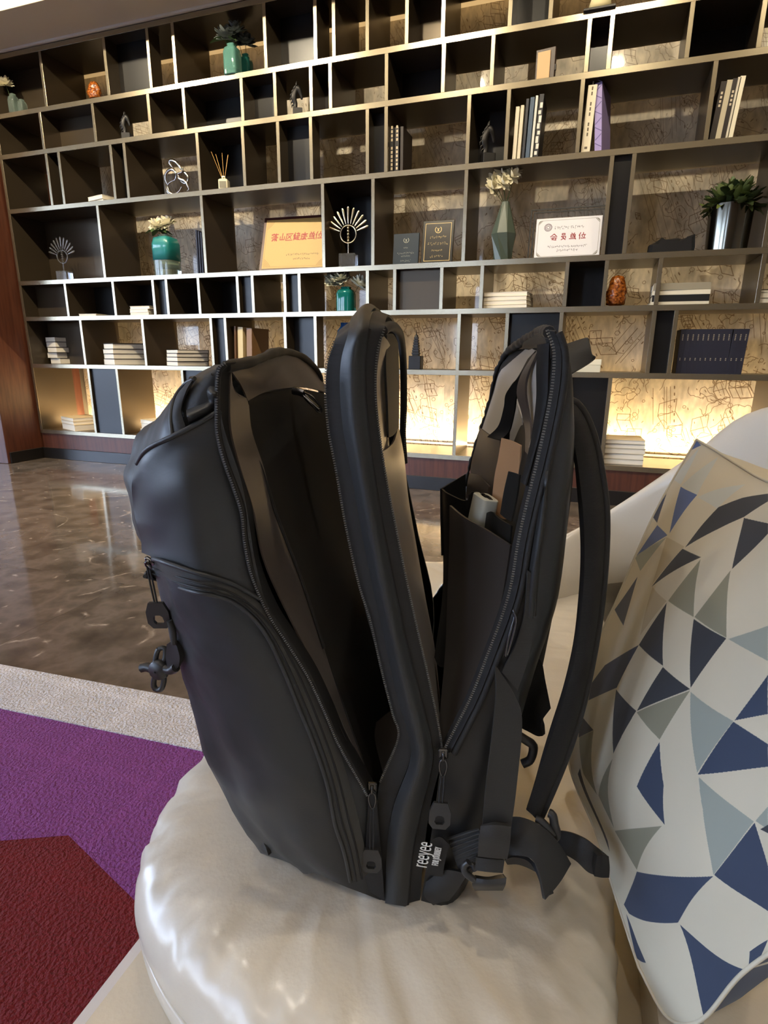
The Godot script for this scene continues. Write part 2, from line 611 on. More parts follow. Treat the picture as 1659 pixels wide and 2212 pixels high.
func map_print(part: int) -> ImageTexture:
	# half of a bird's-eye town map drawn in brown ink on mottled cream paper
	var w := 2048
	var h := 1760
	var im := Image.create_empty(w, h, false, Image.FORMAT_RGBA8)
	im.fill(rgb(205, 188, 160))
	var n := FastNoiseLite.new()
	n.seed = 9 + part
	n.frequency = 0.006
	n.fractal_octaves = 4
	for y in range(0, h, 3):
		for x in range(0, w, 3):
			var v := n.get_noise_2d(x, y)
			var q := n.get_noise_2d(x * 7.0 + 900.0, y * 2.5)
			var k := 1.0 + 0.2 * v + 0.13 * q
			im.fill_rect(Rect2i(x, y, 3, 3), Color(0.80 * k, 0.755 * k, 0.67 * k))
	var r := RandomNumberGenerator.new()
	r.seed = 4 + 7 * part
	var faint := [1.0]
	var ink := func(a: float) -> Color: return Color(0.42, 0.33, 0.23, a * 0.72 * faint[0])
	# streets: bundles of parallel lines
	for s in 90:
		var p := Vector2(r.randf() * w, r.randf() * h)
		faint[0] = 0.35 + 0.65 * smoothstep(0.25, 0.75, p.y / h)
		var ang: float = [1.1, 1.25, 0.35, 1.45, 2.2][r.randi() % 5] + r.randf_range(-0.1, 0.1)
		var d := Vector2(cos(ang), sin(ang))
		var side := Vector2(-d.y, d.x)
		var long := r.randf_range(150, 620)
		var many := r.randi_range(2, 5)
		for k in many:
			var o := side * k * r.randf_range(11, 22)
			draw_line_on(im, p + o, p + o + d * long * r.randf_range(0.7, 1.0), 1.8, ink.call(0.6))
		for k in int(long / 26):
			if r.randf() < 0.7:
				var c := p + d * k * 26.0 - side * 14.0
				draw_line_on(im, c, c + d * 9.0, 4.0, ink.call(0.5))
	# houses drawn as tilted boxes with roofs
	for s in 230:
		var p := Vector2(r.randf() * w, r.randf() * h)
		faint[0] = 0.35 + 0.65 * smoothstep(0.25, 0.75, p.y / h)
		var z := r.randf_range(14, 56) * (1.3 if p.y > 1000 else 0.9)
		var a := r.randf_range(-0.4, 0.4)
		var ex := Vector2(cos(a), sin(a)) * z
		var ey := Vector2(-sin(a) * 0.4 + 0.5, cos(a)) * z * r.randf_range(0.5, 0.9)
		var up := Vector2(0, -z * r.randf_range(0.3, 0.8))
		draw_poly_on(im, [p, p + ex, p + ex + ey, p + ey], 2.0, ink.call(0.75), true)
		draw_poly_on(im, [p, p + up, p + up + ex, p + ex], 2.0, ink.call(0.7))
		if r.randf() < 0.5:
			draw_line_on(im, p + ex * 0.5 + up, p + ex * 0.5 + ey + up * 0.4, 1.7, ink.call(0.65))
	# tree lines and banks: wobbling strokes
	for s in 700:
		var p := Vector2(r.randf() * w, r.randf() * h)
		faint[0] = 0.35 + 0.65 * smoothstep(0.25, 0.75, p.y / h)
		var a := r.randf() * TAU
		var pts := []
		for k in r.randi_range(5, 22):
			pts.append(p)
			a += r.randf_range(-1.1, 1.1)
			p += Vector2(cos(a), sin(a)) * r.randf_range(5, 15)
		draw_poly_on(im, pts, 1.7, ink.call(0.65))
	# trees: small rings, and dots
	for s in 1700:
		var p := Vector2(r.randf() * w, r.randf() * h)
		faint[0] = 0.35 + 0.65 * smoothstep(0.25, 0.75, p.y / h)
		if s % 3:
			draw_line_on(im, p, p + Vector2(r.randf_range(-6, 6), r.randf_range(3, 9)), 2.6, ink.call(0.5))
		else:
			var pts := []
			var z := r.randf_range(4, 9)
			for k in 7:
				pts.append(p + Vector2(cos(k), sin(k)) * z)
			draw_poly_on(im, pts, 1.6, ink.call(0.6), true)
	return tex(im)

var SAY := {}
func room() -> void:
	# floor of polished marble tiles; joints show the dark bed
	SAY = {"floor": "polished brown marble tile floor with pale veins", "wall_back": "back wall behind the bookshelf, faced with a cream town map", "wall_left": "red-brown wood return wall at the left end of the bookshelf", "baseboard_left": "black skirting along the red-brown wood wall", "baseboard_back": "black skirting under the plinth of the bookshelf", "wall_west": "plain wall round the west windows, left of the picture", "wall_right": "plain wall to the right of the lounge", "wall_front": "plain wall round the windows behind the camera", "ceiling": "pale plaster ceiling above the lounge"}
	struct("floor", box(Vector3(13.6, 0.1, 10.4), 0.0), mat(rgb(40, 33, 28), 0.6), Vector3(-2.2, -0.058, 0.2))
	var floor_node := get_node("floor")
	var tile := box(Vector3(0.799, 0.008, 0.799), 0.0)
	for i in 17:
		for k in 13:
			var p := Vector3(-9.0 + 0.8 * i + 0.4 - 0.0, 0.0, -5.0 + 0.8 * k + 0.4)
			var o := obj("tile", tile, M.marble[(i * 7 + k * 5) % 3], floor_node, p + Vector3(2.2, 0.054, -0.2))
	# back wall with the printed map
	struct("wall_back", box(Vector3(13.6, 3.8, 0.2)), M.roomwall, Vector3(-2.2, 1.85, -4.7))
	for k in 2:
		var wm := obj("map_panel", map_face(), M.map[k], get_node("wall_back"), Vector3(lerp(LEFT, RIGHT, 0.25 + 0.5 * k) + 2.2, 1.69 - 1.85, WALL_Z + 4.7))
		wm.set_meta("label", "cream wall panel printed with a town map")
	# return wall left of the shelf in red-brown wood, with a dark skirting
	struct("wall_left", box(Vector3(0.5, 3.4, 0.9), 0.004), M.wood, Vector3(-5.06, 1.7, -4.1))
	struct("baseboard_left", box(Vector3(0.016, 0.1, 0.86), 0.003), M.skirting, Vector3(-4.801, 0.05, -4.1))
	# recessed plinth under the shelf
	struct("trim_1", box(Vector3(RIGHT - LEFT, 0.26, 0.06), 0.002), M.wood, Vector3((LEFT + RIGHT) / 2, 0.11, -4.04), "red-brown wood plinth under the bookshelf")
	struct("baseboard_back", box(Vector3(RIGHT - LEFT, 0.1, 0.012), 0.002), M.skirting, Vector3((LEFT + RIGHT) / 2, 0.05, -4.004))
	# outer walls
	struct("wall_west", box(Vector3(0.2, 0.5, 10.4)), M.roomwall, Vector3(-9.1, 3.5, 0.2))
	struct("wall_west", box(Vector3(0.2, 0.3, 10.4)), M.roomwall, Vector3(-9.1, 0.15, 0.2))
	for k in 4:
		struct("wall_west", box(Vector3(0.2, 2.95, [3.4, 0.2, 0.2, 1.2][k])), M.roomwall, Vector3(-9.1, 1.775, [-3.3, 0.3, 2.4, 4.8][k]))
	for k in 3:
		var wide: float = [1.8, 1.9, 1.7][k]
		var win := struct("window_%d" % (k + 4), window_frame(wide), M.white, Vector3(-9.1, 1.775, [-0.7, 1.35, 3.35][k]), "tall window in the west wall, %s from the bookshelf" % ["first", "second", "third"][k])
		win.rotation.y = PI / 2
		obj("pane", box(Vector3(wide - 0.08, 2.9, 0.006)), M.pane, win)
	struct("wall_right", box(Vector3(0.2, 3.8, 10.4)), M.roomwall, Vector3(4.7, 1.85, 0.2))
	# soffit over the shelf, trim line, high ceiling
	struct("ceiling", box(Vector3(13.6, 0.1, 1.0), 0.002), M.soffit, Vector3(-2.2, 3.29, -4.1), "lowered beige soffit above the bookshelf")
	struct("trim_2", box(Vector3(RIGHT - LEFT, 0.016, 0.02), 0.002), M.white, Vector3((LEFT + RIGHT) / 2, 3.232, -3.992), "pale trim line between the bookshelf and the soffit")
	struct("ceiling", box(Vector3(13.6, 0.2, 10.4)), M.plaster, Vector3(-2.2, 3.8, 0.2))
	# window wall behind the sofa: daylight
	var wall_mat: Material = M.roomwall
	struct("wall_front", box(Vector3(13.6, 0.5, 0.2)), wall_mat, Vector3(-2.2, 3.5, 5.3))
	struct("wall_front", box(Vector3(13.6, 0.3, 0.2)), wall_mat, Vector3(-2.2, 0.15, 5.3))
	# piers between the windows: x from, x to
	var piers := [[-9.0, -8.7], [-7.0, -6.8], [-5.1, -3.3], [-2.55, 4.6]]
	for k in piers.size():
		struct("wall_front", box(Vector3(piers[k][1] - piers[k][0], 2.95, 0.2)), wall_mat, Vector3((piers[k][0] + piers[k][1]) / 2, 1.775, 5.3))
	for k in 3:
		var xa: float = piers[k][1]
		var xb: float = piers[k + 1][0]
		var wdw := struct("window_%d" % (k + 1), window_frame(xb - xa), M.white, Vector3((xa + xb) / 2, 1.775, 5.3), "tall window behind the camera, %s from the left" % ["first", "second", "third"][k])
		obj("pane", box(Vector3(xb - xa - 0.08, 2.9, 0.006)), M.pane, wdw)

func window_frame(w: float) -> ArrayMesh:
	var st := start()
	for s in [-1, 1]:
		add_box(st, Vector3(s * (w / 2 - 0.03), 0, 0), Vector3(0.06, 2.95, 0.08), 0.004)
		add_box(st, Vector3(0, s * 1.445, 0), Vector3(w - 0.12, 0.06, 0.08), 0.004)
	if w > 1.0:
		add_box(st, Vector3(0, 0, 0), Vector3(0.07, 2.9, 0.06), 0.003)
	add_box(st, Vector3(0, 0.5, 0), Vector3(w - 0.12, 0.04, 0.06), 0.003)
	return done(st)
func map_face() -> ArrayMesh:
	# a thin panel whose front carries the print
	var st := start()
	var w := (RIGHT - LEFT) / 4
	var h := 1.59
	var z := 0.0
	var p := [Vector3(-w, h, z), Vector3(w, h, z), Vector3(w, -h, z), Vector3(-w, -h, z)]
	var uv := [Vector2(0, 0), Vector2(1, 0), Vector2(1, 1), Vector2(0, 1)]
	st.set_normal(Vector3(0, 0, 1))
	for k in [0, 1, 2, 0, 2, 3]:
		st.set_uv(uv[k])
		st.add_vertex(p[k])
	st.set_uv(Vector2.ZERO)
	var b := Vector3(0, 0, -0.018)
	for k in 4:
		quad(st, p[k], p[k] + b, p[(k + 1) % 4] + b, p[(k + 1) % 4])
	return done(st)

# ---------------------------------------------------------------- bookshelf
# per row: [x, depth] of each upright
const UPRIGHTS := [
	[-4.22, -3.6, -3.21, -2.99, -2.26, -1.89, -1.76, -1.53, -1.27, -1.04, -0.64, -0.41, 0.35, 1.1, 1.9],
	[-4.3, -3.77, -3.25, -2.94, -2.46, -2.2, -1.93, -1.79, -1.4, -1.03, -0.73, -0.19, -0.07, 0.33, 0.67, 1.5, 2.0],
	[-4.29, -4.16, -3.64, -3.51, -2.85, -2.47, -2.19, -1.94, -1.53, -1.4, -0.86, -0.62, -0.2, 0.48, 1.2, 1.8],
	[-3.83, -2.85, -1.86, -1.49, -0.86, 0.0, 0.12, 0.85, 1.7],
	[-4.27, -3.76, -3.36, -3.23, -2.93, -2.58, -2.45, -2.18, -2.06, -1.53, -1.33, -1.0, -0.73, -0.2, 0.03, 0.33, 0.86, 1.5, 2.1],
	[-4.15, -3.5, -2.84, -2.71, -2.19, -1.94, -1.53, -0.87, -0.55, -0.21, 0.33, 0.45, 1.2, 1.9],
	[-4.13, -3.82, -3.15, -2.8, -0.87, -0.13, 0.12, 1.03, 1.8]]
# closed cells: [row, index of the left upright (-1: the end panel), depth of the back panel, black]
const PANELS := [
	[0, -1, 0.2, 0], [0, 1, 0.12, 1], [0, 4, 0.2, 1], [0, 8, 0.25, 0], [0, 10, 0.2, 1],
	[1, 0, 0.17, 0], [1, 3, 0.25, 1], [1, 4, 0.15, 1], [1, 6, 0.2, 1], [1, 8, 0.3, 1], [1, 11, 0.15, 1], [1, 13, 0.35, 1],
	[2, 0, 0.1, 1], [2, 2, 0.1, 1], [2, 4, 0.3, 1], [2, 6, 0.12, 1], [2, 8, 0.1, 1], [2, 10, 0.3, 1],
	[3, -1, 0.33, 0], [3, 2, 0.4, 1], [3, 5, 0.03, 1],
	[4, -1, 0.14, 0], [4, 0, 0.3, 1], [4, 1, 0.3, 1], [4, 2, 0.05, 1], [4, 3, 0.3, 1], [4, 4, 0.3, 1], [4, 5, 0.05, 1], [4, 7, 0.05, 1], [4, 10, 0.06, 0], [4, 13, 0.3, 1],
	[5, -1, 0.21, 0], [5, 2, 0.05, 1], [5, 4, 0.12, 1], [5, 8, 0.05, 1], [5, 10, 0.05, 1],
	[6, 0, 0.02, 1], [6, 2, 0.02, 1], [6, 5, 0.05, 1]]
# uprights that only reach back to a shallow closed cell beside them: [row, index, depth]
const SHALLOW := [[0, 2, 0.12], [0, 5, 0.2], [1, 5, 0.15], [1, 9, 0.3], [2, 5, 0.3], [2, 7, 0.12], [4, 14, 0.3], [5, 5, 0.12], [6, 0, 0.05]]
func bookshelf() -> void:
	var s := thing("bookshelf", "wall-wide dark bronze bookshelf of staggered open cells with pale metal front edges", "bookshelf", Vector3(0, 0, -4.0))
	var depth := -4.0 - REAR
	for k in 8:
		var y: float = BOARD[k]
		var sh := obj("shelf", box(Vector3(RIGHT - LEFT, T, depth - 0.004), 0.001), M.bronze, s, Vector3((LEFT + RIGHT) / 2, y, -depth / 2 - 0.002))
		obj("edge_strip", box(Vector3(RIGHT - LEFT, T + 0.002, 0.004), 0.001), M.edge, sh, Vector3(0, 0, depth / 2))
	for x in [LEFT + 0.012, RIGHT - 0.012]:
		var hgt: float = BOARD[0] - BOARD[7] + T
		var e := obj("end_panel", box(Vector3(0.024, hgt, depth - 0.004), 0.001), M.bronze, s, Vector3(x, (BOARD[0] + BOARD[7]) / 2, -depth / 2 - 0.002))
		obj("edge_strip", box(Vector3(0.026, hgt, 0.004), 0.001), M.edge, e, Vector3(0, 0, depth / 2))
	for r in 7:
		var y0: float = BOARD[r + 1] + T / 2
		var y1: float = BOARD[r] - T / 2
		var xs: Array = UPRIGHTS[r]
		for i in xs.size():
			var d := depth - 0.006
			for q in SHALLOW:
				if q[0] == r and q[1] == i:
					d = q[2]
			var u := obj("upright", box(Vector3(0.022, y1 - y0, d - 0.004), 0.001), M.bronze, s, Vector3(xs[i], (y0 + y1) / 2, -d / 2 - 0.002))
			obj("edge_strip", box(Vector3(0.024, y1 - y0, 0.004), 0.001), M.edge, u, Vector3(0, 0, d / 2))
		for q in PANELS:
			if q[0] != r:
				continue
			var xa: float = (LEFT + 0.013 if q[1] < 0 else xs[q[1]]) + 0.011
			var xb: float = xs[q[1] + 1] - 0.011
			obj("back_panel", box(Vector3(xb - xa, y1 - y0, 0.008), 0.0), M.black if q[3] else M.bronze, s, Vector3((xa + xb) / 2, (y0 + y1) / 2, -q[2] - 0.004))

# ---------------------------------------------------------------- what stands on the shelves
func on_board(px: float, py: float, row: int, inset := 0.04) -> Vector3:
	# the spot on the board under row (0 = top) that is seen at this pixel column
	var v := on_z(px, py, -4.0 - inset)
	v.y = BOARD[row + 1] + T / 2
	return v
func high(px: float, py: float, row: int, inset := 0.04) -> float:
	return on_z(px, py, -4.0 - inset).y - BOARD[row + 1] - T / 2
var book_mats := {}
func flat_mat(c: Color, rough := 0.55) -> StandardMaterial3D:
	var key := "%s%.2f" % [c.to_html(), rough]
	if not book_mats.has(key):
		book_mats[key] = mat(c, rough)
	return book_mats[key]
func book_body(o: Node3D, thick: float, tall: float, deep: float, cover: Color, page: Color) -> void:
	# standing book, spine at +z, base at y 0
	var st := start()
	for s in [-1, 1]:
		add_box(st, Vector3(s * (thick / 2 - 0.0012), tall / 2, 0), Vector3(0.0024, tall, deep), 0.0006)
	add_box(st, Vector3(0, tall / 2, deep / 2 - 0.0012), Vector3(thick - 0.002, tall, 0.0024), 0.0006)
	obj("cover", done(st), flat_mat(cover, 0.45), o)
	obj("pages", box(Vector3(thick - 0.005, tall - 0.006, deep - 0.008), 0.0005, Vector3(0, tall / 2, -0.002)), flat_mat(page, 0.8), o)
func standing(label: String, group: String, at: Vector3, thick: float, tall: float, deep: float, cover: Color, lean := 0.0, turn := 0.0, page := Color(0.86, 0.83, 0.76)) -> Node3D:
	var o := thing("book", label, "book", at - Vector3(0, 0, deep / 2), 0.0, group)
	o.rotation = Vector3(0, turn, lean)
	book_body(o, thick, tall, deep, cover, page)
	return o
func lying(label: String, group: String, at: Vector3, wide: float, thick: float, deep: float, cover: Color, turn := 0.0, spine_front := false, page := Color(0.9, 0.87, 0.8)) -> Node3D:
	# base centre of the front edge at `at`
	var o := thing("book", label, "book", at, 0.0, group)
	book_body(o, thick, wide, deep, cover, page)
	var lay := Basis(Vector3(0, 0, 1), PI / 2)
	o.basis = Basis(Vector3.UP, turn) * (Basis.IDENTITY if spine_front else Basis(Vector3.UP, PI)) * lay
	o.position = at + Basis(Vector3.UP, turn) * Vector3((1 if spine_front else -1) * wide / 2, thick / 2, -deep / 2)
	return o
const ORDER := ["lowest", "second-lowest", "third-lowest", "fourth-lowest", "fifth-lowest"]
func stack(where: String, at: Vector3, wide: float, deep: float, thick: Array, colors: Array, turn := 0.0, spine := false, jitter := 0.006) -> void:
	# a pile of lying books, each a thing of its own
	var y := 0.0
	var n := thick.size()
	for i in n:
		var nm: String = "topmost" if i == n - 1 and n > 1 else ORDER[i]
		var c: Color = colors[i % colors.size()]
		var tone := "white" if c.get_luminance() > 0.55 else "black" if c.get_luminance() < 0.06 else "pale"
		var lab := "%s %s book, pile %s" % [nm, tone, where] if n > 1 else "single flat %s book %s" % [tone, where]
		lying(lab, "piled books on the bookshelf", at + Vector3(rng.randf_range(-jitter, jitter), y, rng.randf_range(-jitter, 0)), wide * rng.randf_range(0.95, 1.0), thick[i], deep, c, turn + rng.randf_range(-0.03, 0.03), spine)
		y += thick[i] + 0.0004
func put_petal(st: SurfaceTool, at: Vector3, dir: Vector3, up: Vector3, long: float, wide: float, cup: float) -> void:
	var side := dir.cross(up).normalized()
	var n := side.cross(dir).normalized()
	var g := []
	for v in 4:
		var t := v / 3.0
		var row := []
		var w: float = wide * sin(PI * (0.12 + 0.8 * t))
		for u in 3:
			var s := u - 1.0
			row.append(at + dir * long * t + side * w * 0.5 * s + n * (cup * long * (t * t) + 0.25 * w * s * s))
		g.append(row)
	put_grid(st, g, skin(g))
func bloom(r: float, rings := 4, seed_ := 1, open := 0.6) -> ArrayMesh:
	# a double flower head facing up
	var q := RandomNumberGenerator.new()
	q.seed = seed_
	var st := start()
	for k in rings:
		var n := 5 + k * 3
		for i in n:
			var a := TAU * (i + q.randf() * 0.6) / n
			var lift: float = lerp(1.35, -0.25, float(k) / max(rings - 1, 1)) * open + q.randf_range(-0.12, 0.12)
			var d := Vector3(cos(a) * cos(lift), sin(lift), sin(a) * cos(lift))
			put_petal(st, Vector3(0, -0.1 * r, 0) + d * r * 0.12, d, Vector3.UP if abs(d.y) < 0.95 else Vector3.RIGHT, r * q.randf_range(0.8, 1.05), r * q.randf_range(0.55, 0.8), 0.25)
	return st.commit()
func glass(c: Color, a := 0.25, scale_ := 0.045) -> StandardMaterial3D:
	var m := mat(Color(c.r, c.g, c.b, a), 0.05)
	m.refraction_enabled = true
	m.refraction_scale = scale_
	return m
func rounded_square(r: float, n: int, k: float) -> Array:
	var out := []
	for i in n:
		var q := TAU * i / n
		var c := cos(q)
		var s := sin(q)
		out.append(Vector2(sign(c) * pow(abs(c), k), sign(s) * pow(abs(s), k)) * r)
	return out
func square_jar(prof: Array, k := 0.45, n := 24) -> ArrayMesh:
	# Vector2(half width, height) profile with a rounded-square section
	var g := []
	for p in prof:
		var ring := []
		for q in rounded_square(p.x, n, k):
			ring.append(Vector3(q.x, p.y, q.y))
		g.append(ring)
	var st := start()
	put_grid(st, g, skin(g, Vector2.ZERO, true), true, true)
	return st.commit()
func stems(o: Node3D, tops: Array, foot: Vector3, r := 0.002) -> void:
	for t in tops:
		obj("stem", tube([foot, (foot + t) * 0.5 + Vector3(0.004, 0, 0), t], r, 6, 8), M.stem, o)
func jar_with_flowers(label: String, at: Vector3, half: float, tall: float, gl: Material, heads: Array, hr: float, petal: Material, liquid: Material = null, leaves := 0) -> Node3D:
	var o := thing("flower_vase", label, "vase", at)
	obj("jar", square_jar([Vector2(0.001, 0), Vector2(half * 0.96, 0), Vector2(half, 0.006), Vector2(half, tall * 0.72), Vector2(half * 0.85, tall * 0.86), Vector2(half * 0.5, tall * 0.93), Vector2(half * 0.55, tall), Vector2(half * 0.42, tall), Vector2(half * 0.4, tall * 0.9), Vector2(half * 0.85, tall * 0.7), Vector2(half * 0.85, tall * 0.2), Vector2(0.001, tall * 0.18)]), gl, o)
	stems(o, heads, Vector3(0, tall * 0.22, 0))
	for i in heads.size():
		var b := obj("flower_head", bloom(hr * (1.0 - 0.12 * (i % 2)), 4, 3 + i), petal, o, heads[i])
		b.rotation = Vector3(0.5, 0.7 * i, 0.35 if i % 2 else -0.3)
	if leaves:
		var st := start()
		for k in leaves:
			var a := TAU * k / leaves + 0.4
			put_petal(st, (heads[0] as Vector3) * 0.92, Vector3(cos(a), -0.1, sin(a)).normalized(), Vector3.UP, hr * 1.5, hr * 0.8, -0.2)
		obj("leaves", st.commit(), M.leaf, o)
	return o
func horse(label: String, at: Vector3, tall: float, turn: float, w: float) -> void:
	var o := thing("horse_statue", label, "statue", at, turn, "horse head statues on the bookshelf")
	var pl := w
	obj("plinth", box(Vector3(w, pl * 0.8, w), 0.002, Vector3(0, pl * 0.4, 0)), M.iron, o)
	var s := (tall - pl * 0.8)
	var b := Vector3(0, pl * 0.8, 0)
	var st := start()
	var neck := [Vector3(-0.10, 0, 0), Vector3(-0.08, 0.18, 0), Vector3(-0.14, 0.36, 0), Vector3(-0.1, 0.58, 0), Vector3(0.0, 0.76, 0), Vector3(0.06, 0.84, 0)]
	put_tube(st, resample(neck.map(func(p): return b + p * s), 14), [0.10 * s, 0.09 * s, 0.085 * s, 0.09 * s, 0.1 * s, 0.11 * s, 0.12 * s, 0.12 * s, 0.12 * s, 0.115 * s, 0.11 * s, 0.1 * s, 0.09 * s, 0.07 * s, 0.05 * s], 10, 0.7)
	var face := [Vector3(-0.02, 0.82, 0), Vector3(0.06, 0.74, 0), Vector3(0.13, 0.58, 0), Vector3(0.18, 0.42, 0), Vector3(0.19, 0.36, 0)]
	put_tube(st, resample(face.map(func(p): return b + p * s), 10), [0.07 * s, 0.1 * s, 0.11 * s, 0.11 * s, 0.1 * s, 0.085 * s, 0.075 * s, 0.065 * s, 0.06 * s, 0.055 * s, 0.035 * s], 10, 0.75)
	for z in [-1, 1]:
		put_tube(st, [b + Vector3(-0.03, 0.84, 0.05 * z) * s, b + Vector3(-0.02, 0.93, 0.06 * z) * s, b + Vector3(0.0, 1.0, 0.05 * z) * s], [0.035 * s, 0.025 * s, 0.004 * s], 6)
	obj("head", st.commit(), M.iron, o)
	var mn := start()
	for k in 7:
		var t := k / 6.0
		var p: Vector3 = b + spline(neck, 0.15 + 0.8 * t) * s
		put_tube(mn, [p + Vector3(-0.08, 0.02, 0) * s, p + Vector3(-0.15, -0.03, 0) * s, p + Vector3(-0.16, -0.12, 0) * s], [0.04 * s, 0.03 * s, 0.008 * s], 6)
	obj("mane", mn.commit(), M.iron, o)
func stone(label: String, at: Vector3, w: float, tall: float, seed_: int) -> void:
	var n := FastNoiseLite.new()
	n.seed = seed_
	n.frequency = 1.1
	var g := []
	for v in 19:
		var t := v / 18.0
		var ring := []
		for k in 28:
			var q := TAU * k / 28
			var r: float = w * 0.5 * pow(sin(PI * clamp(0.06 + 0.9 * (t * 0.9 + 0.1), 0, 1)), 0.42) * (1.0 - 0.18 * t)
			if v == 0 or v == 18: r = 0.0005
			r *= 1.0 + 0.28 * n.get_noise_3d(cos(q) * 1.3, t * 2.6, sin(q) * 1.3)
			ring.append(Vector3(cos(q) * r, tall * t, sin(q) * r * 0.75))
		g.append(ring)
	var st := start()
	put_grid(st, g, skin(g, Vector2.ZERO, true), true, true)
	tag(obj("stone_ornament", st.commit(), M.amber, self, at), label, "ornament")
func trophy(label: String, at: Vector3, tall: float, metal: Material, turn: float) -> void:
	# crystal block, stem, ring with a beaded bar, fan of petals
	var o := thing("award_trophy", label, "award", at, turn)
	var s := tall
	obj("base", box(Vector3(0.30, 0.24, 0.22) * s, 0.003, Vector3(0, 0.12 * s, 0)), M.crystal, o)
	obj("stem", tube([Vector3(0, 0.24, 0) * s, Vector3(0, 0.42, 0) * s], 0.014 * s, 8), metal, o)
	var c := Vector3(0, 0.565, 0) * s
	var ring := []
	for k in 33:
		ring.append(c + Vector3(cos(TAU * k / 32), sin(TAU * k / 32), 0) * 0.145 * s)
	obj("ring", tube(ring, 0.013 * s, 8), metal, o)
	var st := start()
	for k in 5:
		put_lathe(st, [Vector2(0.001, -0.028 * s), Vector2(0.022 * s, -0.014 * s), Vector2(0.026 * s, 0), Vector2(0.022 * s, 0.014 * s), Vector2(0.001, 0.028 * s)], 12, c + Vector3(0, (k - 2) * 0.052 * s, 0))
	obj("beaded_bar", st.commit(), metal, o)
	for k in 11:
		var a := PI / 2 + (k - 5) * 0.25
		var d := Vector3(cos(a), sin(a), 0)
		var p := start()
		put_tube(p, [c + d * 0.17 * s, c + d * 0.25 * s, c + d * (0.42 - 0.012 * abs(k - 5)) * s, c + d * (0.445 - 0.012 * abs(k - 5)) * s], [0.008 * s, 0.017 * s, 0.024 * s, 0.008 * s], 8, 0.5, Vector3(0, 0, 1).cross(d))
		obj("petal", p.commit(), metal, o)
# glyphs as strokes on a 10 x 10 grid, two digits per point, one word per stroke
const GLYPHS := {
	"xiao": "0191 3002 6062 2373 7377 0595 2777 5259 2729 2819 7779 7789 3738 6768",
	"shan": "5058 2428 2888 8488",
	"qu": "0191 1109 0999 7327 3377",
	"jian": "2004 1319 4181 8184 3494 4484 3686 3888 6069 2228 2799",
	"kang": "5051 1292 1217 1709 3373 7375 2595 3777 5359 2839 5789 5829",
	"dan": "3041 7061 2282 2226 8286 2484 2686 0898 5299",
	"wei": "2004 1319 6062 4393 4456 8477 3898",
	"hui": "5004 5094 3474 1696 5628 2889 7689",
	"yuan": "3070 3032 3272 7072 2478 2484 8487 5457 5729 5789"}
func write_glyph(im: Image, key: String, at: Vector2, size: float, w: float, c: Color, slant := 0.0) -> void:
	for word in (GLYPHS[key] as String).split(" "):
		var pts := []
		for i in range(0, word.length(), 2):
			var q := Vector2(word[i].to_int(), word[i + 1].to_int()) / 9.0
			pts.append(at + Vector2(q.x + slant * (0.5 - q.y), q.y) * size)
		draw_poly_on(im, pts, w, c)
func small_print(im: Image, x0: float, x1: float, y: float, size: float, c: Color, seed_: int) -> void:
	# a line of print too small to read in the photograph
	var q := RandomNumberGenerator.new()
	q.seed = seed_
	var x := x0
	while x < x1:
		for k in 3:
			var a := Vector2(x + q.randf() * size * 0.7, y + q.randf() * size)
			draw_line_on(im, a, a + (Vector2(size * 0.5, 0) if k % 2 else Vector2(0, size * 0.6)), 1.4, c)
		x += size * 1.05
func face_card(w: float, h: float) -> ArrayMesh:
	# the printed face of a plaque, centred, base at y 0, facing +z
	var st := start()
	var p := [Vector3(-w / 2, h, 0), Vector3(w / 2, h, 0), Vector3(w / 2, 0, 0), Vector3(-w / 2, 0, 0)]
	var uv := [Vector2(0, 0), Vector2(1, 0), Vector2(1, 1), Vector2(0, 1)]
	st.set_normal(Vector3(0, 0, 1))
	for k in [0, 1, 2, 0, 2, 3]:
		st.set_uv(uv[k])
		st.add_vertex(p[k])
	return done(st)
func printed(im: Image, rough := 0.4, metal := 0.0) -> StandardMaterial3D:
	var m := mat(Color.WHITE, rough, metal)
	m.albedo_texture = tex(im)
	m.texture_repeat = false
	return m
func gold_print() -> Image:
	var im := Image.create_empty(512, 360, false, Image.FORMAT_RGBA8)
	im.fill(rgb(178, 146, 82))
	var n := RandomNumberGenerator.new()
	n.seed = 2
	for k in 9000:
		im.set_pixel(n.randi() % 512, n.randi() % 360, rgb(188, 156, 94) if k % 2 else rgb(164, 132, 70))
	var rim := rgb(128, 92, 36)
	draw_poly_on(im, [Vector2(10, 10), Vector2(501, 10), Vector2(501, 349), Vector2(10, 349)], 1.6, rim, true)
	for cx in [0, 1]:
		for cy in [0, 1]:
			for k in 5:
				var o := Vector2(14 if cx == 0 else 498, 14 if cy == 0 else 346)
				var sx := 1.0 if cx == 0 else -1.0
				var sy := 1.0 if cy == 0 else -1.0
				draw_poly_on(im, [o + Vector2(sx * (6 + 12 * k), 0), o + Vector2(sx * (4 + 7 * k), sy * (3 + 6 * k)), o + Vector2(0, sy * (6 + 12 * k))], 2.4, rim)
	var keys := ["xiao", "shan", "qu", "jian", "kang", "dan", "wei"]
	for k in 7:
		write_glyph(im, keys[k], Vector2(56 + 60 * k, 104), 52, 6.0, rgb(140, 20, 10), 0.08)
	small_print(im, 190, 452, 254, 11, rgb(52, 34, 14), 5)
	small_print(im, 250, 380, 286, 11, rgb(52, 34, 14), 6)
	return im
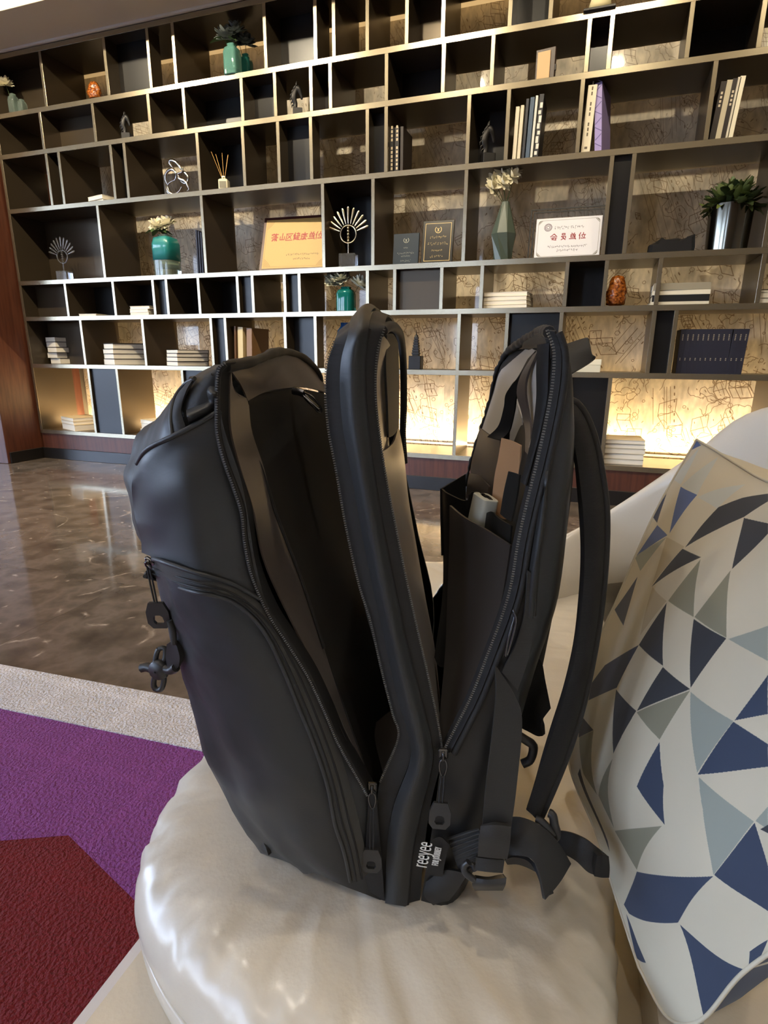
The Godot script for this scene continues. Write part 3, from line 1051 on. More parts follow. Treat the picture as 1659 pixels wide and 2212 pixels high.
func white_print() -> Image:
	var im := Image.create_empty(448, 280, false, Image.FORMAT_RGBA8)
	im.fill(rgb(222, 221, 224))
	var line := rgb(132, 128, 120)
	draw_poly_on(im, [Vector2(30, 12), Vector2(418, 12), Vector2(436, 30), Vector2(436, 250), Vector2(418, 268), Vector2(30, 268), Vector2(12, 250), Vector2(12, 30)], 2.2, line, true)
	for cx in [14, 434]:
		for cy in [14, 266]:
			for k in 3:
				draw_poly_on(im, [Vector2(cx, cy + (26 - 8 * k if cy < 100 else -26 + 8 * k)), Vector2(cx + (26 - 8 * k if cx < 100 else -26 + 8 * k), cy)], 3.0, line)
	for r in [26, 19, 10]:
		var ring := []
		for k in 20:
			ring.append(Vector2(82, 62) + Vector2(cos(TAU * k / 20), sin(TAU * k / 20)) * r)
		draw_poly_on(im, ring, 3.0, rgb(70, 48, 62), true)
	small_print(im, 126, 330, 56, 15, rgb(48, 40, 44), 8)
	var keys := ["hui", "yuan", "dan", "wei"]
	for k in 4:
		write_glyph(im, keys[k], Vector2(104 + 66 * k, 110), 44, 5.0, rgb(134, 34, 40))
	small_print(im, 86, 350, 192, 13, rgb(62, 52, 56), 9)
	small_print(im, 150, 290, 220, 12, rgb(62, 52, 56), 10)
	return im
func dark_print(bg: Color, ink: Color, framed: bool, seed_: int) -> Image:
	var im := Image.create_empty(256, 340, false, Image.FORMAT_RGBA8)
	im.fill(bg)
	if framed:
		draw_poly_on(im, [Vector2(20, 20), Vector2(236, 20), Vector2(236, 320), Vector2(20, 320)], 4.0, ink, true)
	# wreath emblem
	for s in [-1, 1]:
		var arc := []
		for k in 9:
			var a: float = PI / 2 - s * k * 0.3
			arc.append(Vector2(128, 70) + Vector2(cos(a), sin(a)) * 26)
		draw_poly_on(im, arc, 5.0, ink)
	draw_line_on(im, Vector2(120, 60), Vector2(134, 82), 5.0, ink)
	draw_line_on(im, Vector2(134, 60), Vector2(122, 84), 5.0, ink)
	if framed:
		small_print(im, 60, 190, 116, 17, ink, seed_)
		small_print(im, 44, 206, 170, 19, ink, seed_ + 1)
	else:
		small_print(im, 100, 150, 140, 12, ink, seed_ + 1)
		small_print(im, 40, 210, 196, 14, ink, seed_ + 5)
	small_print(im, 80, 170, 230, 10, ink, seed_ + 2)
	small_print(im, 70, 180, 276, 15, ink, seed_ + 3)
	return im
func plaque(called: String, label: String, at: Vector3, w: float, h: float, lean: float, turn: float, frame: Material, print_: Material, rim: float) -> Node3D:
	var o := thing(called, label, "plaque", at)
	o.basis = Basis(Vector3.UP, turn) * Basis(Vector3.RIGHT, -lean)
	obj("frame", box(Vector3(w, h, 0.014), 0.002, Vector3(0, h / 2, -0.007)), frame, o)
	obj("printed_face", face_card(w - 2 * rim, h - 2 * rim), print_, o, Vector3(0, rim, 0.0008))
	# strut at the back, down to the board
	var foot := h * 0.55 * sin(lean) + 0.03
	obj("back_strut", tube([Vector3(0, h * 0.6, -0.014), Vector3(0, 0.0, -0.014) + Basis(Vector3.RIGHT, lean) * Vector3(0, 0.003, -foot)], 0.003, 6), M.iron, o)
	return o

func shelf_things() -> void:
	M.chrome = mat(rgb(190, 186, 180), 0.12, 1.0)
	M.pot = mat(rgb(120, 118, 108), 0.16, 1.0)
	M.silver = mat(rgb(214, 200, 168), 0.22, 1.0)
	M.stem = mat(rgb(62, 78, 44), 0.6)
	M.leaf = mat(rgb(58, 82, 40), 0.55)
	M.amber = mat(rgb(126, 66, 22), 0.25)
	M.amber.albedo_color = Color.WHITE
	M.amber.albedo_texture = noise_tex(0.02, 256, FastNoiseLite.TYPE_SIMPLEX_SMOOTH, FastNoiseLite.FRACTAL_FBM, 4, ramp([[0.2, rgb(62, 28, 10)], [0.5, rgb(130, 66, 20)], [0.8, rgb(184, 112, 44)]]), 12)
	M.amber.uv1_triplanar = true
	M.amber.uv1_scale = Vector3.ONE * 9.0
	M.crystal = glass(rgb(225, 228, 230), 0.06)
	var clear := glass(rgb(205, 226, 216), 0.12)
	var aqua := glass(rgb(128, 190, 178), 0.35)
	var teal := mat(rgb(12, 120, 118), 0.08)
	teal.clearcoat_enabled = true
	var teal_glass := glass(rgb(20, 118, 112), 0.55)
	var cream_petal := mat(rgb(232, 226, 202), 0.6)
	var grey_petal := mat(rgb(104, 112, 110), 0.7)
	var pale_petal := mat(rgb(190, 190, 172), 0.65)
	for m in [cream_petal, grey_petal, pale_petal, M.leaf]:
		m.backlight_enabled = true
		m.backlight = m.albedo_color * 0.4
	# top row
	jar_with_flowers("clear glass vase with one cream flower, far left of the top shelf row", on_board(33, 245, 0, 0.08), 0.036, 0.16, clear, [Vector3(-0.05, 0.235, 0.01)], 0.06, cream_petal)
	jar_with_flowers("small empty clear glass jar beside the cream flower vase, top row", on_board(50, 243, 0, 0.1), 0.032, 0.12, clear, [], 0.05, cream_petal)
	stone("amber stone ornament on the top shelf row, far left", on_board(206, 215, 0), 0.12, 0.125, 4)
	jar_with_flowers("pale aqua square bottle vase with dull grey flowers, top shelf row", on_board(504, 161, 0), 0.052, 0.19, aqua, [Vector3(-0.045, 0.24, 0.0), Vector3(0.02, 0.28, -0.03)], 0.075, grey_petal, null, 3)
	jar_with_flowers("dark green bottle vase with grey flowers, behind the aqua one", on_board(533, 157, 0, 0.17), 0.04, 0.18, glass(rgb(30, 84, 78), 0.6), [Vector3(0.0, 0.25, 0.0), Vector3(-0.06, 0.29, 0.0)], 0.075, grey_petal)
	var lamp := thing("paper_sculpture", "small cream folded paper sculpture on a black tray, top row right", "ornament", on_board(1296, 18, 0, 0.05))
	var st := start()
	put_lathe(st, [Vector2(0.001, 0.012), Vector2(0.05, 0.012), Vector2(0.062, 0.05), Vector2(0.045, 0.11), Vector2(0.06, 0.15), Vector2(0.03, 0.2), Vector2(0.001, 0.21)], 9, Vector3.ZERO, 0.22)
	obj("paper_body", st.commit(), mat(rgb(238, 226, 176), 0.6), lamp)
	obj("tray", box(Vector3(0.17, 0.012, 0.14), 0.002, Vector3(0, 0.006, 0)), M.iron, lamp)
	# second row
	horse("black horse head statue on a block, second shelf row, far left", on_board(275, 300, 1, 0.07), 0.2, 0.4, 0.065)
	horse("black horse head statue on a block, second shelf row, beside narrow closed cell", on_board(643, 248, 1, 0.07), 0.215, 0.5, 0.065)
	var fr := thing("wooden_frame", "small tan wooden display frame with a dark rim, second shelf row", "frame", on_board(1177, 168, 1, 0.05), -0.15)
	obj("rim", box(Vector3(0.115, 0.165, 0.03), 0.003, Vector3(0, 0.0825, 0)), mat(rgb(52, 36, 26), 0.4), fr)
	obj("panel", box(Vector3(0.075, 0.145, 0.006), 0.001, Vector3(-0.008, 0.076, 0.018)), mat(rgb(196, 160, 112), 0.5), fr)
	obj("hinge", box(Vector3(0.008, 0.03, 0.012), 0.001, Vector3(0.06, 0.06, 0.008)), M.iron, fr)
	# third row
	stack("on the third shelf row, far left", on_board(206, 440, 2, 0.06), 0.2, 0.28, [0.026, 0.03], [rgb(226, 220, 206)], -0.25)
	var sc := thing("metal_sculpture", "chrome sculpture of looping ribbons like a dancing figure, third shelf row", "sculpture", on_board(383, 420, 2, 0.1))
	var loops := [
		[[362, 400], [357, 384], [362, 370], [372, 366], [380, 374], [378, 388], [370, 392], [362, 400], [364, 412], [374, 420], [386, 414], [392, 404]],
		[[376, 366], [366, 352], [370, 346], [382, 352], [392, 366], [396, 362], [392, 372], [384, 376], [388, 386], [400, 392], [408, 408], [404, 412]],
		[[384, 376], [398, 372], [406, 384], [402, 396], [392, 392], [386, 382]],
		[[358, 396], [360, 410], [368, 420], [378, 421]]]
	for k in loops.size():
		var pts := []
		for q in loops[k]:
			pts.append(on_z(q[0], q[1], -4.1 - 0.012 * k) - sc.position)
		var rs := []
		for i in 41:
			rs.append(0.0045 + 0.0075 * pow(abs(sin(PI * i / 40.0 * (2.0 if k < 2 else 1.0))), 1.5))
		var s2 := start()
		put_tube(s2, resample(pts, 40), rs, 8, 0.75)
		obj("loop", s2.commit(), M.chrome, sc)
	var df := thing("reed_diffuser", "reed diffuser in a labelled square glass bottle, third shelf row", "diffuser", on_board(485, 411, 2, 0.06), 0.3)
	obj("bottle", square_jar([Vector2(0.001, 0), Vector2(0.034, 0), Vector2(0.036, 0.004), Vector2(0.036, 0.066), Vector2(0.026, 0.074), Vector2(0.014, 0.076), Vector2(0.014, 0.094), Vector2(0.01, 0.094), Vector2(0.001, 0.07)], 0.3), mat(rgb(206, 198, 170), 0.2), df)
	obj("label", face_card(0.05, 0.045), flat_mat(rgb(120, 116, 100), 0.6), df, Vector3(0, 0.01, 0.0365))
	obj("collar", lathe([Vector2(0.015, 0.078), Vector2(0.0165, 0.08), Vector2(0.0165, 0.094), Vector2(0.011, 0.096)], 16), M.silver, df)
	for k in 6:
		var a := Vector3([-0.075, -0.055, 0.004, 0.03, 0.04, 0.048][k], 0.25 - 0.004 * k, [0.02, -0.02, 0.02, -0.03, 0.0, 0.02][k])
		obj("reed", tube([Vector3(0.0, 0.05, 0), a], 0.0017, 6), mat(rgb(196, 150, 84), 0.7), df)
	var dark := [rgb(24, 21, 20), rgb(30, 26, 24), rgb(42, 32, 26)]
	var words := ["first", "second", "third"]
	for k in 3:
		var b := standing("%s of three dark upright books with pale spine lettering, from the left" % words[k], "dark books on the third row", on_board(845 + 11 * k, 372, 2, 0.05), 0.031 if k < 2 else 0.02, high(850, 274, 2), 0.2, dark[k])
		if k < 2:
			var t2 := start()
			for j in 10:
				add_box(t2, Vector3(0.003, 0.03 + 0.024 * j + (0.024 if j > 5 else 0.0), 0.1004), Vector3(0.012, 0.016, 0.0006))
			obj("spine_print", done(t2), flat_mat(rgb(196, 180, 150), 0.6), b)
	horse("black horse head statue on a block, in the black cell of the third row", on_board(1053, 350, 2, 0.08), 0.25, 0.5, 0.08)
	var spines := [[1102, 0.022, rgb(214, 204, 180)], [1110, 0.02, rgb(206, 196, 172)], [1118, 0.016, rgb(40, 42, 48)], [1126, 0.024, rgb(66, 84, 104)], [1133, 0.014, rgb(206, 206, 196)], [1141, 0.026, rgb(40, 40, 44)]]
	var say := ["cream upright book, leftmost of the magazines right of the horse statue", "second cream upright book from the left in the magazine row", "thin black upright book between cream and blue ones", "dull blue upright book in the magazine row", "thin pale upright book right of the blue one", "thick black and white patterned upright book ending the magazine row"]
	for k in 6:
		var at := on_board(spines[k][0] - 8, 345, 2, 0.03)
		at.x += 0.045
		var b := standing(say[k], "", at + Vector3(0.004 * k, 0, 0), spines[k][1], high(1120, 221 - 2 * k, 2) * (0.92 if k < 2 else 1.0), 0.22, spines[k][2], -0.02 - 0.004 * k)
		if k == 5:
			var t3 := start()
			for j in 8:
				add_box(t3, Vector3((j % 2) * 0.006 - 0.003, 0.03 + 0.036 * j, 0.1104), Vector3(0.016, 0.02 + 0.008 * (j % 3), 0.0006))
			obj("spine_print", done(t3), flat_mat(rgb(216, 212, 200), 0.6), b)
	var binder := standing("thick white upright binder with a line of small print, third row", "", on_board(1264, 330, 2, 0.03), 0.05, high(1272, 184, 2, 0.03), 0.24, rgb(222, 212, 186), -0.03)
	var t4 := start()
	for j in 12:
		if j % 4 != 3:
			add_box(t4, Vector3(0.0, 0.10 + 0.026 * j, 0.1204), Vector3(0.008, 0.018, 0.0006))
	add_box(t4, Vector3(0.0, 0.03, 0.1204), Vector3(0.016, 0.012, 0.0006))
	obj("spine_print", done(t4), flat_mat(rgb(96, 84, 66), 0.6), binder)
	var purple := standing("lilac patterned book leaning left on the white binder, third row", "", on_board(1302, 326, 2, 0.03), 0.04, high(1290, 176, 2, 0.03), 0.24, rgb(150, 136, 190), 0.09, -0.22)
	var t5 := start()
	for j in 9:
		add_box(t5, Vector3(0.0, 0.04 + 0.042 * j, 0.1203), Vector3(0.044, 0.0035, 0.0006), 0.0, Basis(Vector3(0, 0, 1), 0.7 if j % 2 else -0.6))
	obj("spine_print", done(t5), flat_mat(rgb(88, 78, 128), 0.6), purple)
	var last := [[1533, 0.03, rgb(34, 24, 20), "dark brown upright book with pale lettering, leftmost of the leaning five at right"], [1545, 0.028, rgb(190, 180, 152), "tan upright book, second of the leaning five at right"], [1556, 0.026, rgb(30, 22, 20), "second dark brown upright book of the leaning five at right"], [1564, 0.016, rgb(206, 200, 180), "thin pale upright book of the leaning five at right"], [1571, 0.026, rgb(232, 224, 196), "white upright book, rightmost of the leaning five at right"]]
	for k in 5:
		var b := standing(last[k][3], "", on_board(last[k][0], 300, 2, 0.03) + Vector3(0.012, 0, 0), last[k][1], high(1560, 170, 2, 0.03) * (0.96 + 0.012 * k), 0.24, last[k][2], -0.075)
		if k == 0 or k == 2:
			var t6 := start()
			for j in 4:
				add_box(t6, Vector3(0.0, 0.17 + 0.02 * j, 0.1204), Vector3(0.01, 0.012, 0.0006))
			obj("spine_print", done(t6), flat_mat(rgb(200, 186, 160), 0.6), b)
	# fourth row: awards and vases
	trophy("clear glass fan award on a block, far left of the fourth row", on_board(141, 605, 3, 0.14), 0.36, M.crystal, 0.1)
	trophy("silver sunburst award with a ring on a crystal block, in the black cell", on_board(753, 580, 3, 0.1), 0.40, M.silver, 0.1)
	var tv := jar_with_flowers("teal banded square glass vase with white roses, fourth row", on_board(364, 596, 3, 0.12), 0.085, 0.31, clear, [Vector3(-0.045, 0.375, 0.02), Vector3(0.04, 0.39, 0.01)], 0.07, cream_petal, null, 6)
	obj("teal_band", square_jar([Vector2(0.001, 0.12), Vector2(0.088, 0.12), Vector2(0.088, 0.24), Vector2(0.075, 0.285), Vector2(0.04, 0.3), Vector2(0.001, 0.3)]), teal, tv)
	for k in 3:
		standing("%s of three thin dark blue upright books behind the teal vase, from the left" % words[k], "thin dark books on the fourth row", on_board(424 + 5 * k, 594, 3, 0.2) + Vector3(0.02, 0, 0), 0.012, 0.35 - 0.01 * k, 0.15, rgb(38, 42, 62), -0.02)
	var gbl := on_board(548, 590, 3, 0.03)
	var gold := plaque("gold_plaque", "gold honour plaque with large red lettering in a dark red frame", Vector3(-2.152, gbl.y, -4.075), 0.55, 0.42, 0.34, 0.06, mat(rgb(62, 22, 16), 0.35), printed(gold_print(), 0.5, 0.0), 0.022)
	plaque("award_plaque", "small dark blue plaque with a wreath emblem, left of the black plaque", on_board(875, 570, 3, 0.1), 0.185, 0.215, 0.12, 0.0, mat(rgb(30, 38, 46), 0.3), printed(dark_print(rgb(40, 50, 58), rgb(160, 160, 140), false, 20), 0.35), 0.002)
	plaque("award_plaque", "black plaque with a gold line border and gold print", on_board(942, 571, 3, 0.06), 0.215, 0.285, 0.2, 0.05, mat(rgb(14, 13, 12), 0.25), printed(dark_print(rgb(18, 16, 14), rgb(206, 178, 116), true, 40), 0.3), 0.004)
	var fv := thing("flower_vase", "grey green faceted vase with a cream orchid, fourth row", "vase", on_board(1085, 564, 3, 0.08))
	var s3 := start()
	var fg := []
	for q in [[0.001, 0.0], [0.058, 0.0], [0.082, 0.16], [0.024, 0.35], [0.018, 0.35], [0.02, 0.32], [0.001, 0.3]]:
		var ring := []
		for k in 8:
			var a: float = TAU * (k + (0.5 if q[1] > 0.1 and q[1] < 0.2 else 0.0)) / 8
			ring.append(Vector3(cos(a) * q[0], q[1], sin(a) * q[0]))
		fg.append(ring)
	s3.set_smooth_group(-1)
	for v in fg.size() - 1:
		for k in 8:
			quad(s3, fg[v][k], fg[v + 1][k], fg[v + 1][(k + 1) % 8], fg[v][(k + 1) % 8])
	obj("vase_body", done(s3), mat(rgb(74, 84, 74), 0.3), fv)
	var tips := [Vector3(-0.075, 0.47, 0.01), Vector3(-0.03, 0.52, 0.0), Vector3(0.03, 0.49, 0.02), Vector3(-0.02, 0.45, 0.04), Vector3(-0.085, 0.43, 0.03), Vector3(0.045, 0.53, -0.02)]
	stems(fv, tips, Vector3(0, 0.32, 0), 0.0018)
	for k in tips.size():
		var b := obj("flower_head", bloom(0.055, 2, 30 + k, 0.5), cream_petal, fv, tips[k])
		b.rotation = Vector3(1.1, 0.4 * k, 0.3 * (k - 2))
	var cert := plaque("certificate_plaque", "white membership certificate with dark red lettering on a black stand", on_board(1222, 560, 3, 0.06), 0.395, 0.245, 0.16, 0.02, mat(rgb(205, 203, 206), 0.3), printed(white_print(), 0.35), 0.004)
	var s4 := start()
	for k in 2:
		var e := 0.022 * (k + 0.0) + 0.02
		for sx in [-1, 1]:
			add_box(s4, Vector3(sx * (0.195 + e), 0.15, -0.02 - 0.012 * k), Vector3(0.008, 0.26 + 2 * e - 0.02, 0.004))
		add_box(s4, Vector3(0, 0.27 + e, -0.02 - 0.012 * k), Vector3(0.395 + 2 * e, 0.008, 0.004))
	obj("wire_stand", done(s4), M.iron, cert)
	# jagged rock
	var rock := PackedVector2Array([Vector2(-0.13, 0), Vector2(-0.128, 0.05), Vector2(-0.095, 0.062), Vector2(-0.06, 0.09), Vector2(-0.045, 0.08), Vector2(0.03, 0.084), Vector2(0.045, 0.076), Vector2(0.075, 0.08), Vector2(0.09, 0.094), Vector2(0.12, 0.1), Vector2(0.128, 0.03), Vector2(0.125, 0)])
	var s5 := start()
	var layers := []
	for k in 5:
		var sc2: float = [0.82, 0.97, 1.0, 0.95, 0.8][k]
		var row := []
		for p in rock:
			row.append(Vector3(p.x * sc2, p.y * sc2 + 0.004 * sin(p.x * 90 + k * 2.0) * sign(p.y), 0.05 - 0.025 * k))
		layers.append(row)
	for k in 4:
		for i in rock.size():
			var i1 := (i + 1) % rock.size()
			quad(s5, layers[k][i], layers[k][i1], layers[k + 1][i1], layers[k + 1][i])
	put_prism(s5, PackedVector2Array(layers[0].map(func(p): return Vector2(p.x, p.y))), 0.0499, 0.05)
	put_prism(s5, PackedVector2Array(layers[4].map(func(p): return Vector2(p.x, p.y))), -0.05, -0.0499)
	tag(obj("rock_ornament", done(s5), M.iron, self, on_board(1448, 548, 3, 0.08)), "black jagged stone ornament beside the potted plant, fourth row", "ornament")
	# leafy plant in a steel cylinder
	var pl := thing("potted_plant", "leafy green plant in a shiny steel cylinder, right end of the fourth row", "plant", on_board(1566, 544, 3, 0.13))
	obj("pot", lathe([Vector2(0.001, 0.0), Vector2(0.105, 0.0), Vector2(0.11, 0.004), Vector2(0.118, 0.25), Vector2(0.112, 0.25), Vector2(0.106, 0.2), Vector2(0.001, 0.2)], 40), M.pot, pl)
	var q := RandomNumberGenerator.new()
	q.seed = 77
	var mats := [mat(rgb(64, 78, 36), 0.5), mat(rgb(88, 100, 46), 0.5), mat(rgb(46, 58, 30), 0.5)]
	for k in 3:
		var s6 := start()
		for i in 64:
			var a := q.randf() * TAU
			var up := q.randf_range(-0.35, 1.3)
			var d := Vector3(cos(a) * cos(up), sin(up), sin(a) * cos(up))
			put_petal(s6, Vector3(0, 0.25, 0) + d * q.randf_range(0.03, 0.1) * Vector3(1.15, 0.75, 1.0), d, Vector3(q.randf() - 0.5, 1.2, q.randf() - 0.5).normalized(), q.randf_range(0.05, 0.09), q.randf_range(0.035, 0.06), q.randf_range(-0.5, 0.5))
		obj("foliage", s6.commit(), mats[k], pl)
	# fifth row
	stack("on the fifth row, far left", on_board(189, 688, 4, 0.05), 0.19, 0.2, [0.022], [rgb(232, 226, 214)])
	stack("of three white ones left of a narrow black cell", on_board(300, 686, 4, 0.05), 0.2, 0.2, [0.026, 0.026, 0.022], [rgb(222, 212, 190), rgb(228, 226, 222)], 0.0, false, 0.01)
	jar_with_flowers("teal bottle vase with grey and cream flowers, fifth row", on_board(748, 672, 4, 0.09), 0.062, 0.17, teal_glass, [Vector3(-0.095, 0.21, 0.0), Vector3(-0.02, 0.225, 0.03), Vector3(0.1, 0.18, 0.0), Vector3(-0.05, 0.26, -0.02)], 0.07, pale_petal)
	stack("of four cream ones on the fifth row", on_board(1086, 670, 4, 0.04), 0.315, 0.2, [0.024, 0.026, 0.026, 0.026], [rgb(226, 214, 184), rgb(232, 222, 196)], -0.08, false, 0.004)
	stone("brown amber stone ornament on the fifth row", on_board(1328, 664, 4, 0.07), 0.125, 0.185, 9)
	stack("right of the brown amber stone", on_board(1466, 662, 4, 0.03), 0.325, 0.2, [0.02, 0.038, 0.026, 0.04], [rgb(214, 206, 184), rgb(22, 21, 21), rgb(228, 220, 198), rgb(150, 142, 122)], 0.0, true, 0.005)
	stack("cut by the picture's right edge", on_board(1690, 660, 4, 0.04), 0.3, 0.2, [0.03, 0.03, 0.016], [rgb(200, 194, 172), rgb(206, 198, 178), rgb(20, 20, 20)])
	# sixth row
	stack("of five in the leftmost cell, sixth row", on_board(115, 792, 5, 0.12), 0.17, 0.2, [0.05, 0.05, 0.046, 0.046, 0.042], [rgb(34, 28, 26)], -0.25, false, 0.02)
	stack("in the second cell of the sixth row", on_board(238, 795, 5, 0.05), 0.24, 0.3, [0.05, 0.042, 0.04, 0.044, 0.004], [rgb(44, 38, 34)], -0.45, false, 0.01)
	stack("in the third cell of the sixth row", on_board(372, 795, 5, 0.05), 0.21, 0.28, [0.036, 0.034, 0.03, 0.028], [rgb(46, 42, 38)], -0.45, false, 0.006)
	var lean := [[503, 0.014, rgb(120, 88, 58), 0.0, "tan thin upright book, leftmost of the three beside the backpack top"], [517, 0.05, rgb(206, 186, 138), -0.1, "cream upright book, middle one of the three beside the backpack top"], [536, 0.05, rgb(132, 98, 62), -0.1, "brown upright book, rightmost of the three beside the backpack top"]]
	for k in 3:
		standing(lean[k][4], "", on_board(lean[k][0] + 6, 800, 5, 0.06), lean[k][1], 0.31 - 0.008 * k, 0.22, lean[k][2], -0.05, lean[k][3])
	var bv := thing("vase", "small dark blue rounded glass vase behind the backpack top", "vase", on_board(752, 806, 5, 0.1))
	obj("vase_body", square_jar([Vector2(0.001, 0), Vector2(0.04, 0), Vector2(0.07, 0.08), Vector2(0.078, 0.22), Vector2(0.07, 0.27), Vector2(0.048, 0.3), Vector2(0.048, 0.325), Vector2(0.04, 0.325), Vector2(0.04, 0.29), Vector2(0.06, 0.2), Vector2(0.001, 0.05)], 0.7), glass(rgb(18, 62, 110), 0.5), bv)
	var tw := thing("tower_figurine", "small black tower figurine on a square block, between the open backpack halves", "figurine", on_board(898, 803, 5, 0.1))
	obj("plinth", box(Vector3(0.088, 0.095, 0.08), 0.003, Vector3(0, 0.0475, 0)), M.iron, tw)
	var tp := start()
	for k in 7:
		var w := 0.052 - 0.004 * k
		add_box(tp, Vector3(0, 0.095 + 0.016 + 0.0175 * k, 0), Vector3(w, 0.014, w), 0.001)
		add_box(tp, Vector3(0, 0.095 + 0.006 + 0.0175 * k, 0), Vector3(w - 0.007, 0.012, w - 0.007), 0.001)
	put_lathe(tp, [Vector2(0.016, 0.215), Vector2(0.012, 0.235), Vector2(0.004, 0.24), Vector2(0.0015, 0.262), Vector2(0.0005, 0.275)], 10)
	obj("tower", done(tp), M.iron, tw)
	stack("behind the grab handle of the backpack", on_board(1262, 808, 5, 0.05), 0.2, 0.2, [0.045, 0.035], [rgb(216, 210, 186), rgb(226, 218, 192)], 0.0, true)
	for k in 13:
		var b := standing("%s upright volume from the left of the dark blue set of thirteen" % ["first", "second", "third", "fourth", "fifth", "sixth", "seventh", "eighth", "ninth", "tenth", "eleventh", "twelfth", "thirteenth"][k], "dark blue set of thirteen volumes", on_board(1463 + 10.9 * k, 816, 5, 0.06), 0.0285, 0.262, 0.2, rgb(38, 38, 50), -0.03 if k > 9 else 0.0)
		var t7 := start()
		for j in 4:
			add_box(t7, Vector3(0, 0.2 + 0.0095 * j, 0.1003), Vector3(0.006, 0.0065, 0.0005))
		for j in 2:
			add_box(t7, Vector3(0, 0.082 + 0.009 * j, 0.1003), Vector3(0.006, 0.006, 0.0005))
		obj("spine_print", done(t7), flat_mat(rgb(150, 140, 118), 0.5), b)
	# bottom row
	stack("in the leftmost cell of the bottom row", on_board(148, 928, 6, 0.06), 0.3, 0.24, [0.055, 0.03, 0.03], [rgb(210, 190, 150), rgb(222, 206, 172)], -0.4, false, 0.012)
	stack("on the bottom row, touching the backpack's outline", on_board(318, 938, 6, 0.06), 0.26, 0.24, [0.045, 0.05, 0.03], [rgb(214, 204, 178), rgb(206, 200, 190)], -0.35, false, 0.012)
	stack("on the bottom row beside the shoulder strap", on_board(1345, 1004, 6, 0.06), 0.26, 0.26, [0.034, 0.036, 0.034, 0.03, 0.026], [rgb(196, 186, 160), rgb(176, 166, 146)], 0.05, false, 0.008)

# ---------------------------------------------------------------- carpet
func carpet() -> void:
	var c := thing("carpet", "purple pile carpet with a crimson patch and a pale fleecy border, under the sofa", "carpet", Vector3(-1.6, 0, 0.6), deg_to_rad(-3.6))
	c.rotation.y = deg_to_rad(3.6)
	var back := Basis(Vector3.UP, -deg_to_rad(3.6))
	var loc := func(x: float, z: float) -> Vector2:
		var p := back * (Vector3(x, 0, z) - c.position)
		return Vector2(p.x, p.z)
	var far: float = (loc.call(-0.962, -1.157) as Vector2).y
	var edge: float = (loc.call(-0.84, -0.985) as Vector2).y
	var x0 := -3.2
	var x1 := 2.4
	var flat := func(poly: Array, y0: float, y1: float) -> ArrayMesh:
		# poly in x,z
		var st := start()
		put_prism(st, PackedVector2Array(poly.map(func(p): return Vector2(p.x, -p.y))), y0, y1, Transform3D(Basis(Vector3(1, 0, 0), -PI / 2), Vector3.ZERO))
		return done(st)
	obj("border", flat.call([Vector2(x0, far), Vector2(x1, far), Vector2(x1, edge), Vector2(x0, edge)], 0.0, 0.019), M.fleece, c)
	# a slightly ragged pile edge between border and field
	var q := RandomNumberGenerator.new()
	q.seed = 8
	var hex := [loc.call(-2.6, 0.14), loc.call(-1.024, -0.626), loc.call(-0.906, -0.683), loc.call(-0.691, -0.617), loc.call(0.3, -0.31), loc.call(0.6, 1.6), loc.call(-2.6, 1.6)]
	var field := [Vector2(x0, edge), Vector2(x1, edge), Vector2(x1, 2.4), Vector2(x0, 2.4)]
	var rest := Geometry2D.clip_polygons(PackedVector2Array(field), PackedVector2Array(hex))
	# field in two halves so that the patch lies in it, not on it
	var cut := PackedVector2Array([Vector2(x0 - 1, edge - 1), Vector2(loc.call(-0.8, -0.6).x, edge - 1), Vector2(loc.call(-0.8, -0.6).x, 3.0), Vector2(x0 - 1, 3.0)])
	var st := start()
	for half in [Geometry2D.intersect_polygons(field, cut), Geometry2D.clip_polygons(field, cut)]:
		for p in half:
			for piece in Geometry2D.clip_polygons(p, PackedVector2Array(hex)):
				put_prism(st, PackedVector2Array(Array(piece).map(func(v): return Vector2(v.x, -v.y))), 0.0, 0.016, Transform3D(Basis(Vector3(1, 0, 0), -PI / 2), Vector3.ZERO))
	obj("field", done(st), M.purple, c)
	obj("patch", flat.call(hex, 0.0, 0.0155), M.crimson, c)

